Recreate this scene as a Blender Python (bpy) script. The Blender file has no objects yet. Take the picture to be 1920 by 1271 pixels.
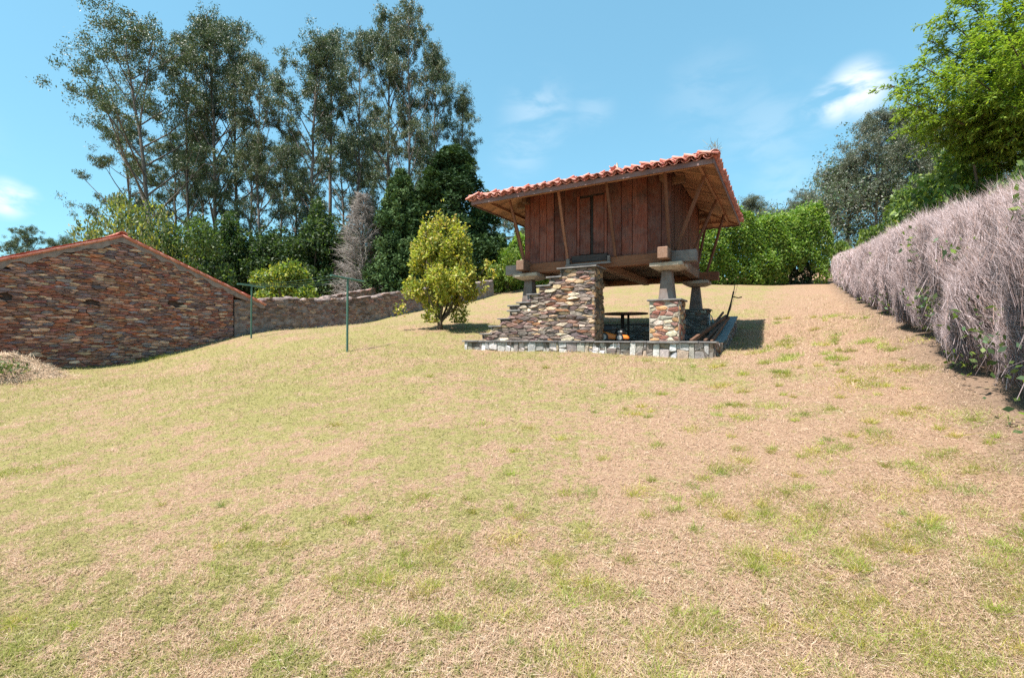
import bpy, math, random
import numpy as np
from mathutils import Vector, Matrix

# ------------------------------------------------------------------ camera, sky, sun, exposure
scene = bpy.context.scene
EYE = 1.55                       # eye height above the grass at the camera
FPX = 880.0                      # focal length in photograph pixels (1920 wide)
cam_data = bpy.data.cameras.new('camera')
cam_data.sensor_width = 36.0
cam_data.lens = FPX / 1920 * 36
cam_data.shift_y = -0.0013
cam_data.clip_start = 0.05
cam_data.clip_end = 3000
cam = bpy.data.objects.new('camera', cam_data)
scene.collection.objects.link(cam)
cam.location = (0, 0, EYE)
cam.rotation_euler = (math.radians(90), 0, 0)
scene.camera = cam

SUN_TO = Vector((-0.37, -0.28, 1.0)).normalized()
SUN_EL = math.asin(SUN_TO.z)
SUN_AZ = math.atan2(SUN_TO.x, SUN_TO.y)      # clockwise from +Y

world = bpy.data.worlds.new('World')
scene.world = world
world.use_nodes = True
wn, wl = world.node_tree.nodes, world.node_tree.links
wn.clear()


def wnode(t, **kw):
    n = wn.new(t)
    for k, v in kw.items():
        setattr(n, k, v)
    return n


w_out = wnode('ShaderNodeOutputWorld')
w_bg = wnode('ShaderNodeBackground')
w_bg.inputs['Strength'].default_value = 0.15
sky = wnode('ShaderNodeTexSky', sky_type='NISHITA', sun_disc=False)
sky.sun_elevation = SUN_EL
sky.sun_rotation = SUN_AZ
sky.altitude = 0
sky.air_density = 1.0
sky.dust_density = 0.6
sky.ozone_density = 1.4
w_tint = wnode('ShaderNodeMix', data_type='RGBA', blend_type='MULTIPLY')
w_tint.inputs[0].default_value = 1.0
w_tint.inputs[7].default_value = (0.62, 1.09, 1.18, 1)
w_gam = wnode('ShaderNodeGamma')
w_gam.inputs['Gamma'].default_value = 0.55
wl.new(sky.outputs[0], w_gam.inputs[0])
wl.new(w_gam.outputs[0], w_tint.inputs[6])
# thin fair-weather clouds: soft patches broken up by noise, all over the sky
w_co = wnode('ShaderNodeTexCoord')
w_map = wnode('ShaderNodeMapping')
w_map.inputs['Scale'].default_value = (1, 1, 2.6)
w_map.inputs['Rotation'].default_value = (0.0, 0.5, 0.0)
wl.new(w_co.outputs['Generated'], w_map.inputs['Vector'])
w_nz = wnode('ShaderNodeTexNoise')
w_nz.inputs['Scale'].default_value = 9.0
w_nz.inputs['Detail'].default_value = 7
w_nz.inputs['Roughness'].default_value = 0.55
w_nz.inputs['Distortion'].default_value = 0.3
wl.new(w_map.outputs[0], w_nz.inputs['Vector'])
cloud_acc = None


def px_dir(px, py):
    v = Vector(((px - 960) / FPX, 1.0, (633 - py) / FPX))
    return v.normalized()


for (px, py, rad, amt) in ((1608, 168, .050, .95), (1565, 190, .042, .8), (1530, 205, .03, .5), (1010, 215, .085, .20), (975, 278, .07, .16), (1110, 208, .05, .12),
                           (8, 372, .032, .9), (45, 374, .022, .8), (1440, 245, .10, .12), (1470, 335, .07, .12), (-500, 250, .2, .4),
                           (2600, 200, .25, .4), (-900, 420, .2, .4), (1330, 180, .10, .08)):
    d = px_dir(px, py)
    dt = wnode('ShaderNodeVectorMath', operation='DISTANCE')
    nrm = wnode('ShaderNodeVectorMath', operation='NORMALIZE')
    wl.new(w_co.outputs['Generated'], nrm.inputs[0])
    wl.new(nrm.outputs[0], dt.inputs[0])
    dt.inputs[1].default_value = d
    mr = wnode('ShaderNodeMapRange', interpolation_type='SMOOTHSTEP')
    mr.inputs[1].default_value = rad * 1.15
    mr.inputs[2].default_value = rad * 0.1
    mr.inputs[3].default_value = 0
    mr.inputs[4].default_value = amt
    wl.new(dt.outputs['Value'], mr.inputs[0])
    if cloud_acc is None:
        cloud_acc = mr.outputs[0]
    else:
        ad = wnode('ShaderNodeMath', operation='MAXIMUM')
        wl.new(cloud_acc, ad.inputs[0])
        wl.new(mr.outputs[0], ad.inputs[1])
        cloud_acc = ad.outputs[0]
w_nr = wnode('ShaderNodeMapRange', interpolation_type='SMOOTHSTEP')
w_nr.inputs[1].default_value = 0.36
w_nr.inputs[2].default_value = 0.62
wl.new(w_nz.outputs[0], w_nr.inputs[0])
w_mul = wnode('ShaderNodeMath', operation='MULTIPLY')
wl.new(cloud_acc, w_mul.inputs[0])
wl.new(w_nr.outputs[0], w_mul.inputs[1])
w_cl = wnode('ShaderNodeMix', data_type='RGBA')
w_cl.inputs[7].default_value = (3.5, 3.55, 3.6, 1)
wl.new(w_mul.outputs[0], w_cl.inputs[0])
wl.new(w_tint.outputs[2], w_cl.inputs[6])
wl.new(w_cl.outputs[2], w_bg.inputs['Color'])
wl.new(w_bg.outputs[0], w_out.inputs['Surface'])

sun_data = bpy.data.lights.new('sun', 'SUN')
sun_data.energy = 4.5
sun_data.angle = math.radians(0.55)
sun_data.color = (1.0, 0.96, 0.91)
sun = bpy.data.objects.new('sun', sun_data)
scene.collection.objects.link(sun)
sun.rotation_euler = (-SUN_TO).to_track_quat('-Z', 'Y').to_euler()
sun.location = (-20, -20, 40)

scene.view_settings.view_transform = 'Standard'
scene.view_settings.look = 'None'
scene.view_settings.exposure = 1.34
scene.view_settings.gamma = 1.0
scene.view_settings.use_curve_mapping = False
scene.render.engine = 'CYCLES'
cy = scene.cycles
cy.max_bounces = 6
cy.diffuse_bounces = 3
cy.glossy_bounces = 2
cy.transmission_bounces = 3
cy.transparent_max_bounces = 8
cy.sample_clamp_indirect = 6
cy.use_denoising = False
cy.denoiser = 'OPENIMAGEDENOISE'
cy.denoising_input_passes = 'RGB_ALBEDO_NORMAL'
cy.denoising_prefilter = 'ACCURATE'
cy.caustics_reflective = False
cy.caustics_refractive = False

# ------------------------------------------------------------------ helpers
col = scene.collection
rng = np.random.default_rng(7)
random.seed(7)


def lin(r, g, b, k=1.0):
    f = lambda c: (c / 255 / 12.92 if c / 255 <= 0.04045 else ((c / 255 + 0.055) / 1.055) ** 2.4) * k
    return (f(r), f(g), f(b))


def tag(o, label=None, cat=None, group=None, kind=None):
    if label: o['label'] = label
    if cat: o['category'] = cat
    if group: o['group'] = group
    if kind: o['kind'] = kind
    return o


def empty(name, loc, rz=0.0, label=None, cat=None, group=None):
    o = bpy.data.objects.new(name, None)
    col.objects.link(o)
    o.location = loc
    o.rotation_euler = (0, 0, rz)
    o.empty_display_size = 0.2
    return tag(o, label, cat, group)


def link(name, me, mat=None, parent=None, loc=None):
    o = bpy.data.objects.new(name, me)
    col.objects.link(o)
    if mat is not None and len(me.materials) == 0:
        me.materials.append(mat)
    if parent is not None:
        o.parent = parent
    if loc is not None:
        o.location = loc
    return o


def fast_mesh(name, V, F, cols=None, rnd=None, smooth=False):
    """V (n,3), F (m,k) all faces with k corners; cols per face (m,3), rnd per face (m,)."""
    me = bpy.data.meshes.new(name)
    V = np.asarray(V, np.float32)
    F = np.asarray(F, np.int32)
    m, k = F.shape
    me.vertices.add(len(V))
    me.vertices.foreach_set('co', V.ravel())
    me.loops.add(m * k)
    me.loops.foreach_set('vertex_index', F.ravel())
    me.polygons.add(m)
    me.polygons.foreach_set('loop_start', np.arange(0, m * k, k, dtype=np.int32))
    if smooth:
        me.polygons.foreach_set('use_smooth', np.ones(m, bool))
    if cols is not None:
        a = me.attributes.new('Col', 'FLOAT_COLOR', 'FACE')
        c = np.ones((m, 4), np.float32)
        c[:, :3] = cols
        a.data.foreach_set('color', c.ravel())
    if rnd is not None:
        a = me.attributes.new('rnd', 'FLOAT', 'FACE')
        a.data.foreach_set('value', np.asarray(rnd, np.float32))
    me.update(calc_edges=True)
    return me


class MB:
    """collects polygons for one mesh"""

    def __init__(self):
        self.v, self.f, self.c = [], [], []

    def poly(self, pts, faces, c=None):
        b = len(self.v)
        self.v += [tuple(p) for p in pts]
        for q in faces:
            self.f.append(tuple(b + i for i in q))
            self.c.append(c)

    def box(self, x0, x1, y0, y1, z0, z1, c=None):
        p = [(x0, y0, z0), (x1, y0, z0), (x1, y1, z0), (x0, y1, z0), (x0, y0, z1), (x1, y0, z1), (x1, y1, z1), (x0, y1, z1)]
        self.poly(p, [(3, 2, 1, 0), (4, 5, 6, 7), (0, 1, 5, 4), (1, 2, 6, 5), (2, 3, 7, 6), (3, 0, 4, 7)], c)

    def frustum(self, cx, cy, z0, z1, h0, h1, c=None):
        p = []
        for z, h in ((z0, h0), (z1, h1)):
            hx, hy = h if isinstance(h, tuple) else (h, h)
            p += [(cx - hx, cy - hy, z), (cx + hx, cy - hy, z), (cx + hx, cy + hy, z), (cx - hx, cy + hy, z)]
        self.poly(p, [(3, 2, 1, 0), (4, 5, 6, 7), (0, 1, 5, 4), (1, 2, 6, 5), (2, 3, 7, 6), (3, 0, 4, 7)], c)

    def beam(self, a, b, w, h=None, up=(0, 0, 1), c=None):
        h = h or w
        a, b = Vector(a), Vector(b)
        d = (b - a).normalized()
        u = Vector(up)
        s = d.cross(u)
        if s.length < 1e-4:
            s = d.cross(Vector((0, 1, 0)))
        s.normalize()
        u = s.cross(d).normalized()
        p = []
        for q in (a, b):
            for (i, j) in ((-1, -1), (1, -1), (1, 1), (-1, 1)):
                p.append(q + s * (i * w / 2) + u * (j * h / 2))
        self.poly(p, [(0, 1, 2, 3), (7, 6, 5, 4), (0, 4, 5, 1), (1, 5, 6, 2), (2, 6, 7, 3), (3, 7, 4, 0)], c)

    def tube(self, path, radii, n=6, c=None, caps=True):
        path = [Vector(p) for p in path]
        b = len(self.v)
        ref = Vector((0.31, 0.17, 0.93))
        for i, p in enumerate(path):
            d = (path[min(i + 1, len(path) - 1)] - path[max(i - 1, 0)])
            if d.length < 1e-6: d = Vector((0, 0, 1))
            d.normalize()
            s = d.cross(ref)
            if s.length < 0.05: s = d.cross(Vector((1, 0, 0)))
            s.normalize()
            t = d.cross(s)
            r = radii[i] if hasattr(radii, '__len__') else radii
            for k in range(n):
                a = 2 * math.pi * k / n
                self.v.append(tuple(p + s * (math.cos(a) * r) + t * (math.sin(a) * r)))
        for i in range(len(path) - 1):
            for k in range(n):
                k2 = (k + 1) % n
                self.f.append((b + i * n + k, b + i * n + k2, b + (i + 1) * n + k2, b + (i + 1) * n + k))
                self.c.append(c)
        if caps:
            self.f.append(tuple(b + k for k in range(n))[::-1]); self.c.append(c)
            self.f.append(tuple(b + (len(path) - 1) * n + k for k in range(n))); self.c.append(c)

    def disc(self, cx, cy, z0, z1, r, n=28, axis='z', c=None):
        p = []
        for z in (z0, z1):
            for k in range(n):
                a = 2 * math.pi * k / n
                q = (math.cos(a) * r, math.sin(a) * r)
                if axis == 'z': p.append((cx + q[0], cy + q[1], z))
                elif axis == 'y': p.append((cx + q[0], z, cy + q[1]))
                else: p.append((z, cx + q[0], cy + q[1]))
        f = [tuple(range(n))[::-1], tuple(range(n, 2 * n))]
        f += [(k, (k + 1) % n, n + (k + 1) % n, n + k) for k in range(n)]
        self.poly(p, f, c)

    def mesh(self, name, smooth=False):
        me = bpy.data.meshes.new(name)
        me.from_pydata(self.v, [], self.f)
        if any(c is not None for c in self.c):
            a = me.attributes.new('Col', 'FLOAT_COLOR', 'FACE')
            arr = np.ones((len(self.f), 4), np.float32)
            for i, c in enumerate(self.c):
                if c is not None: arr[i, :3] = c
            a.data.foreach_set('color', arr.ravel())
        if smooth:
            me.polygons.foreach_set('use_smooth', np.ones(len(me.polygons), bool))
        me.update()
        return me

    def build(self, name, mat, parent=None, loc=None, smooth=False, bevel=0.0):
        o = link(name, self.mesh(name, smooth), mat, parent, loc)
        if bevel:
            m = o.modifiers.new('bevel', 'BEVEL')
            m.width = bevel
            m.segments = 1
            m.limit_method = 'ANGLE'
        return o


# ------------------------------------------------------------------ materials
def new_mat(name):
    m = bpy.data.materials.new(name)
    m.use_nodes = True
    nt = m.node_tree
    bs = nt.nodes['Principled BSDF']
    bs.inputs['Roughness'].default_value = 0.85
    bs.inputs['Specular IOR Level'].default_value = 0.25
    return m, nt, bs


def N(nt, t, ins=None, **kw):
    n = nt.nodes.new(t)
    for k, v in kw.items(): setattr(n, k, v)
    for k, v in (ins or {}).items():
        if isinstance(v, bpy.types.NodeSocket): nt.links.new(v, n.inputs[k])
        else: n.inputs[k].default_value = v
    return n


def mixc(nt, fac, a, b, blend='MIX'):
    n = nt.nodes.new('ShaderNodeMix')
    n.data_type = 'RGBA'
    n.blend_type = blend
    for i, v in ((0, fac), (6, a), (7, b)):
        if isinstance(v, bpy.types.NodeSocket): nt.links.new(v, n.inputs[i])
        else: n.inputs[i].default_value = v if i == 0 else (*v, 1) if len(v) == 3 else v
    return n.outputs[2]


def noise(nt, vec, scale, detail=4, rough=0.55, dist=0.0):
    n = N(nt, 'ShaderNodeTexNoise', {'Scale': scale, 'Detail': detail, 'Roughness': rough, 'Distortion': dist})
    if vec is not None: nt.links.new(vec, n.inputs['Vector'])
    return n.outputs[0]


def ramp(nt, v, lo, hi, a=0.0, b=1.0):
    n = N(nt, 'ShaderNodeMapRange', {0: v, 1: lo, 2: hi, 3: a, 4: b}, interpolation_type='SMOOTHSTEP')
    return n.outputs[0]


def math_(nt, op, a, b=None):
    n = nt.nodes.new('ShaderNodeMath')
    n.operation = op
    for i, v in ((0, a), (1, b)):
        if v is None: continue
        if isinstance(v, bpy.types.NodeSocket): nt.links.new(v, n.inputs[i])
        else: n.inputs[i].default_value = v
    return n.outputs[0]


def objco(nt, scale=(1, 1, 1)):
    tc = N(nt, 'ShaderNodeTexCoord')
    mp = N(nt, 'ShaderNodeMapping', {'Vector': tc.outputs['Object'], 'Scale': scale})
    return mp.outputs[0]


def bump(nt, bs, h, strength=0.5, dist=0.01):
    b = N(nt, 'ShaderNodeBump', {'Strength': strength, 'Distance': dist, 'Height': h})
    nt.links.new(b.outputs[0], bs.inputs['Normal'])


def wood_mat(name, c0, c1, dark, along='z', stain=0.5, grey=0.0, rough=0.7):
    m, nt, bs = new_mat(name)
    s = {'x': (0.9, 14, 14), 'y': (14, 0.9, 14), 'z': (14, 14, 0.9)}[along]
    oi = N(nt, 'ShaderNodeObjectInfo')
    off = N(nt, 'ShaderNodeVectorMath', {0: objco(nt), 1: (0, 0, 0)}, operation='ADD')
    rv = N(nt, 'ShaderNodeCombineXYZ', {0: math_(nt, 'MULTIPLY', oi.outputs['Random'], 37.0), 1: math_(nt, 'MULTIPLY', oi.outputs['Random'], 91.0), 2: math_(nt, 'MULTIPLY', oi.outputs['Random'], 53.0)})
    nt.links.new(rv.outputs[0], off.inputs[1])
    mp = N(nt, 'ShaderNodeMapping', {'Vector': off.outputs[0], 'Scale': s})
    g = noise(nt, mp.outputs[0], 2.2, 6, 0.65, 0.8)
    fine = noise(nt, mp.outputs[0], 9.0, 4, 0.7)
    big = noise(nt, off.outputs[0], 1.7, 3, 0.6)
    c = mixc(nt, ramp(nt, g, 0.3, 0.7), c0, c1)
    var = ramp(nt, oi.outputs['Random'], 0, 1, 0.62, 1.22)
    c = mixc(nt, 1.0, c, N(nt, 'ShaderNodeCombineXYZ', {0: var, 1: var, 2: var}).outputs[0], 'MULTIPLY')
    c = mixc(nt, math_(nt, 'MULTIPLY', ramp(nt, big, 0.45, 0.75), stain), c, dark)
    if grey:
        c = mixc(nt, math_(nt, 'MULTIPLY', ramp(nt, noise(nt, off.outputs[0], 3.1, 5, 0.7), 0.38, 0.62), grey), c, (0.22, 0.20, 0.19))
    c = mixc(nt, math_(nt, 'MULTIPLY', ramp(nt, fine, 0.52, 0.75), 0.45), c, dark)
    nt.links.new(c, bs.inputs['Base Color'])
    bs.inputs['Roughness'].default_value = rough
    bump(nt, bs, math_(nt, 'ADD', g, math_(nt, 'MULTIPLY', fine, 0.5)), 0.5, 0.008)
    return m


def stone_mat(name, grain=1.0, moss=0.0, k=1.0):
    m, nt, bs = new_mat(name)
    at = N(nt, 'ShaderNodeAttribute', attribute_name='Col')
    co = objco(nt)
    n1 = noise(nt, co, 9.0, 6, 0.7)
    n2 = noise(nt, co, 38.0, 4, 0.7)
    v = math_(nt, 'ADD', ramp(nt, n1, 0.25, 0.75, 0.62 * k, 1.28 * k), ramp(nt, n2, 0.3, 0.7, -0.12, 0.12))
    c = mixc(nt, 1.0, at.outputs['Color'], N(nt, 'ShaderNodeCombineXYZ', {0: v, 1: v, 2: v}).outputs[0], 'MULTIPLY')
    c = mixc(nt, math_(nt, 'MULTIPLY', ramp(nt, noise(nt, co, 5.0, 5, 0.7), 0.56, 0.72), 0.45), c, (0.33, 0.31, 0.27))
    if moss:
        c = mixc(nt, math_(nt, 'MULTIPLY', ramp(nt, noise(nt, co, 2.3, 5, 0.7), 0.45, 0.68), moss), c, (0.07, 0.065, 0.05))
    nt.links.new(c, bs.inputs['Base Color'])
    bs.inputs['Roughness'].default_value = 0.9
    bump(nt, bs, math_(nt, 'ADD', n1, math_(nt, 'MULTIPLY', n2, 0.5)), 0.7 * grain, 0.02)
    return m


def plain_mat(name, c, c2=None, scale=6.0, rough=0.85, bstr=0.4, bd=0.01, metallic=0.0, spec=0.25):
    m, nt, bs = new_mat(name)
    co = objco(nt)
    n = noise(nt, co, scale, 6, 0.65)
    cc = mixc(nt, ramp(nt, n, 0.3, 0.7), c, c2 or tuple(x * 0.6 for x in c))
    nt.links.new(cc, bs.inputs['Base Color'])
    bs.inputs['Roughness'].default_value = rough
    bs.inputs['Metallic'].default_value = metallic
    bs.inputs['Specular IOR Level'].default_value = spec
    if bstr: bump(nt, bs, noise(nt, co, scale * 5, 5, 0.7), bstr, bd)
    return m


def leaf_mat(name, trans=0.3, rough=0.5, spec=0.35):
    m, nt, bs = new_mat(name)
    at = N(nt, 'ShaderNodeAttribute', attribute_name='Col')
    nt.links.new(at.outputs['Color'], bs.inputs['Base Color'])
    bs.inputs['Roughness'].default_value = rough
    bs.inputs['Specular IOR Level'].default_value = spec
    tr = N(nt, 'ShaderNodeBsdfTranslucent')
    tc = mixc(nt, 1.0, at.outputs['Color'], (1.15, 1.2, 0.55), 'MULTIPLY')
    nt.links.new(tc, tr.inputs['Color'])
    mx = N(nt, 'ShaderNodeMixShader', {0: trans, 1: bs.outputs[0], 2: tr.outputs[0]})
    out = [n for n in nt.nodes if n.type == 'OUTPUT_MATERIAL'][0]
    nt.links.new(mx.outputs[0], out.inputs['Surface'])
    return m


M = {}
M['plank'] = wood_mat('weathered chestnut plank', (0.115, 0.026, 0.016), (0.24, 0.072, 0.042), (0.028, 0.010, 0.009), 'z', 0.75, 0.16)
M['plank_side'] = wood_mat('side plank', (0.11, 0.036, 0.020), (0.19, 0.072, 0.040), (0.042, 0.018, 0.013), 'z', 0.35)
M['beam_x'] = wood_mat('beam along front', (0.21, 0.075, 0.036), (0.33, 0.14, 0.07), (0.05, 0.025, 0.02), 'x', 0.6)
M['beam_y'] = wood_mat('beam front to back', (0.25, 0.13, 0.08), (0.36, 0.22, 0.15), (0.08, 0.05, 0.04), 'y', 0.35)
M['beam_grey'] = wood_mat('grey weathered beam', (0.16, 0.12, 0.10), (0.27, 0.22, 0.20), (0.06, 0.05, 0.05), 'x', 0.5, 0.6)
M['fascia'] = wood_mat('greyed fascia board', (0.18, 0.088, 0.080), (0.27, 0.16, 0.15), (0.06, 0.028, 0.027), 'x', 0.6, 0.2)
M['strut'] = wood_mat('strut wood', (0.20, 0.080, 0.045), (0.29, 0.13, 0.075), (0.08, 0.035, 0.022), 'z', 0.3)
M['soffit'] = wood_mat('soffit board', (0.33, 0.155, 0.085), (0.46, 0.24, 0.135), (0.15, 0.07, 0.042), 'x', 0.4)
M['post'] = wood_mat('granary leg wood', (0.13, 0.085, 0.065), (0.22, 0.16, 0.13), (0.05, 0.045, 0.05), 'z', 0.6, 0.45)
M['black_wood'] = wood_mat('blackened wood and gap shade', (0.022, 0.017, 0.016), (0.06, 0.045, 0.04), (0.012, 0.01, 0.01), 'x', 0.4)
M['dark_wood'] = wood_mat('dark underfloor wood', (0.10, 0.05, 0.03), (0.17, 0.09, 0.055), (0.04, 0.022, 0.016), 'x', 0.4)
M['stone'] = stone_mat('schist stone')
M['stone_barn'] = stone_mat('barn schist', 1.1)
M['stone_wall'] = stone_mat('field wall stone', 1.3, 0.45, 0.95)
M['mortar'] = plain_mat('earth mortar', (0.16, 0.135, 0.11), (0.08, 0.065, 0.055), 8, 0.95, 0.8, 0.02)
M['mortar_light'] = plain_mat('lime mortar', (0.42, 0.35, 0.28), (0.26, 0.21, 0.17), 8, 0.95, 0.8, 0.02)
M['mortar_dark'] = plain_mat('dark joints', (0.12, 0.078, 0.066), (0.06, 0.04, 0.035), 8, 0.95, 0.8, 0.02)
M['render'] = plain_mat('crumbling wall render', (0.34, 0.26, 0.23), (0.14, 0.105, 0.095), 3.5, 0.95, 1.0, 0.06)
M['verge'] = plain_mat('verge mortar', (0.32, 0.245, 0.215), (0.19, 0.145, 0.13), 5, 0.95, 0.6, 0.02)
M['slate'] = plain_mat('slate slab', (0.21, 0.195, 0.18), (0.11, 0.10, 0.10), 7, 0.8, 0.5, 0.01)
M['slate_skylit'] = plain_mat('slate coping with painted skylight', (0.20, 0.235, 0.24), (0.12, 0.15, 0.16), 7, 0.75, 0.5, 0.01)  # blue of the skylight on the shaded wall top, put into the colour
M['capstone'] = plain_mat('pale capstone', (0.50, 0.41, 0.32), (0.30, 0.24, 0.19), 5, 0.85, 0.5, 0.01)
M['render_floor'] = plain_mat('platform floor', (0.22, 0.20, 0.17), (0.13, 0.12, 0.105), 4, 0.95, 0.4, 0.01)
M['green_paint'] = plain_mat('green painted metal', (0.045, 0.11, 0.075), (0.06, 0.13, 0.095), 9, 0.45, 0.1, 0.003, spec=0.5)
M['wire'] = plain_mat('green line wire', (0.08, 0.17, 0.13), (0.06, 0.12, 0.10), 9, 0.5, 0)
M['iron'] = plain_mat('dark iron', (0.045, 0.036, 0.032), (0.02, 0.017, 0.016), 12, 0.6, 0.3, 0.003, metallic=0.3)
M['orange'] = plain_mat('orange mower plastic', (0.72, 0.20, 0.02), (0.62, 0.16, 0.015), 5, 0.4, 0.05, 0.002, spec=0.5)
M['black_plastic'] = plain_mat('black plastic', (0.02, 0.02, 0.022), (0.03, 0.03, 0.032), 7, 0.5, 0.1, 0.002)
M['grey_plastic'] = plain_mat('pale grey plastic', (0.42, 0.40, 0.37), (0.32, 0.30, 0.28), 7, 0.5, 0.1, 0.002)
M['teal_metal'] = plain_mat('blue green pole', (0.12, 0.26, 0.28), (0.09, 0.20, 0.22), 7, 0.5, 0.1, 0.002)
M['bark'] = plain_mat('eucalyptus bark', (0.21, 0.175, 0.15), (0.085, 0.068, 0.058), 3.0, 0.9, 0.6, 0.03)
M['bark_dark'] = plain_mat('brown bark', (0.13, 0.095, 0.065), (0.06, 0.045, 0.032), 5.0, 0.9, 0.6, 0.02)
M['leaf_euc'] = leaf_mat('eucalyptus leaf', 0.2, 0.5, 0.4)
M['leaf'] = leaf_mat('green leaf', 0.42, 0.5, 0.35)
M['leaf_matt'] = leaf_mat('conifer spray', 0.12, 0.75, 0.15)


def twig_mat():
    m, nt, bs = new_mat('dead twig')
    at = N(nt, 'ShaderNodeAttribute', attribute_name='Col')
    nt.links.new(at.outputs['Color'], bs.inputs['Base Color'])
    bs.inputs['Roughness'].default_value = 0.85
    return m


M['twig'] = twig_mat()


def tile_mat():
    m, nt, bs = new_mat('terracotta tile')
    co = objco(nt)
    oi = N(nt, 'ShaderNodeObjectInfo')
    at = N(nt, 'ShaderNodeAttribute', attribute_name='Col')
    geo = N(nt, 'ShaderNodeNewGeometry')
    n1 = noise(nt, geo.outputs['Position'], 4.0, 5, 0.65)
    c = mixc(nt, ramp(nt, n1, 0.3, 0.7), (0.42, 0.12, 0.085), (0.62, 0.27, 0.21))
    c = mixc(nt, ramp(nt, oi.outputs['Random'], 0, 1, 0.0, 0.4), c, (0.55, 0.31, 0.25))
    c = mixc(nt, math_(nt, 'MULTIPLY', ramp(nt, noise(nt, geo.outputs['Position'], 17.0, 5, 0.7), 0.55, 0.75), 0.55), c, (0.16, 0.10, 0.075))
    nt.links.new(c, bs.inputs['Base Color'])
    bs.inputs['Roughness'].default_value = 0.8
    bump(nt, bs, noise(nt, geo.outputs['Position'], 40, 4, 0.7), 0.3, 0.006)
    return m


M['tile'] = tile_mat()

# ------------------------------------------------------------------ terrain
GX, GY = 3.725, 11.0                                   # front right corner of the granary walls
VX, VY = 0.5051, 0.8631                                # local +Y (front to back) in plan
ROTZ = math.atan2(-VX, VY)


def l2w(x, y):
    return GX + x * VY + y * VX, GY - x * VX + y * VY


def w2l(X, Y):
    dx, dy = X - GX, Y - GY
    return dx * VY - dy * VX, dx * VX + dy * VY


def P(px, py, Y):
    """a point seen in the photograph at a known distance, height relative to the eye"""
    return ((px - 960) / FPX * Y, Y, (633 - py) / FPX * Y)


WD = (0.556, 0.831)                                     # direction of the barn gable and the field wall
WC = (-10.99, 18.5)                                     # corner where they meet


def wallpt(s):
    return WC[0] + WD[0] * s, WC[1] + WD[1] * s


ctrl = [(0, 0, -1.55), (-3, 1, -1.58), (3, 1, -1.38), (0, -8, -2.1), (-12, -6, -2.4), (12, -6, -1.2),
        (-5.4, 4.95, -1.50), (-9.5, 7, -1.5), (-1, 6, -0.98), (3, 6, -0.78), (-4.5, 10, -0.80), (-9.75, 13, -1.0), (-13.1, 12.3, -1.12),
        (-17, 10, -1.35), P(1910, 762, 4.45), P(1827, 711, 5.62), P(1725, 632, 8.35), P(1672, 595, 11.1), P(1627, 576, 15.5), P(1565, 533, 34),
        (*l2w(-5.4, -1.1), -0.33), (*l2w(1.2, -1.1), -0.40), (*l2w(-2, -1.1), -0.36), (*l2w(1.4, 0.9), -0.30), (*l2w(1.4, 2.4), -0.06), (*l2w(1.5, 4.0), 0.20), (*l2w(1.6, 6.5), 0.59),
        (*l2w(-2, 4.8), 0.50), (*l2w(-2, 6.4), 0.70), (*l2w(-5, 4.6), 0.50), (*l2w(-2, 9), 1.20), (*l2w(-5.6, 1.5), 0.10),
        P(825, 617, 16), P(651, 660, 12.6), P(471, 633, 17.6),
        P(935, 537, 38), P(1250, 533, 34), (3, 27, 2.25), P(1060, 534, 36), (10, 25, 2.05),
        (*wallpt(0), 0.02), (*wallpt(5.4), 0.60), (*wallpt(10), 1.49), (*wallpt(17.4), 2.92),
        (*wallpt(-1.51), -0.39), (*wallpt(-2.7), -0.665), (*wallpt(-3.72), -0.91), (*wallpt(-5.2), -0.95), (*wallpt(-9), -1.1),
        (-22, 40, 1.4), (-8, 45, 3.0), (-40, 30, -0.5), (12, 48, 5.2), (34, 40, 6.0), (24, 20, 2.2), (30, 5, 0.5), (-40, 70, 1.5), (10, 80, 7.0), (60, 60, 11.0),
        (-120, 100, 0.0), (0, 160, 8.0), (120, 100, 14.0), (-120, -60, -4), (120, -60, 0), (0, -80, -4)]
CP = np.array(ctrl, float)
_K = lambda r2: np.where(r2 > 0, 0.5 * r2 * np.log(r2 + 1e-12), 0.0)
_n = len(CP)
_d2 = ((CP[:, None, :2] - CP[None, :, :2]) ** 2).sum(-1)
_A = np.zeros((_n + 3, _n + 3))
_A[:_n, :_n] = _K(_d2) + np.eye(_n) * 0.6
_A[:_n, _n] = 1
_A[:_n, _n + 1:] = CP[:, :2]
_A[_n, :_n] = 1
_A[_n + 1:, :_n] = CP[:, :2].T
_W = np.linalg.solve(_A, np.concatenate([CP[:, 2], np.zeros(3)]))


def ground_rel(X, Y):
    X = np.atleast_1d(np.asarray(X, float)); Y = np.atleast_1d(np.asarray(Y, float))
    Xc, Yc = np.clip(X, -150, 150), np.clip(Y, -90, 190)
    out = np.empty(X.size)
    fx, fy = Xc.ravel(), Yc.ravel()
    for i in range(0, X.size, 40000):
        d2 = (fx[i:i + 40000, None] - CP[None, :, 0]) ** 2 + (fy[i:i + 40000, None] - CP[None, :, 1]) ** 2
        out[i:i + 40000] = _K(d2) @ _W[:_n] + _W[_n] + fx[i:i + 40000] * _W[_n + 1] + fy[i:i + 40000] * _W[_n + 2]
    return out.reshape(X.shape)


def bumps(X, Y):
    b = 0.028 * np.sin(X * 1.1 + 0.7 * np.sin(Y * 0.9)) * np.sin(Y * 1.3 + 0.5 * X)
    b += 0.014 * np.sin(X * 3.1 + Y * 1.7) * np.sin(Y * 2.9 - X * 1.3 + 1.0)
    b += 0.006 * np.sin(X * 9.3 + 2 * np.sin(Y * 5.1)) * np.sin(Y * 8.7 + 1.9 * np.sin(X * 4.3))
    return b


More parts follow.
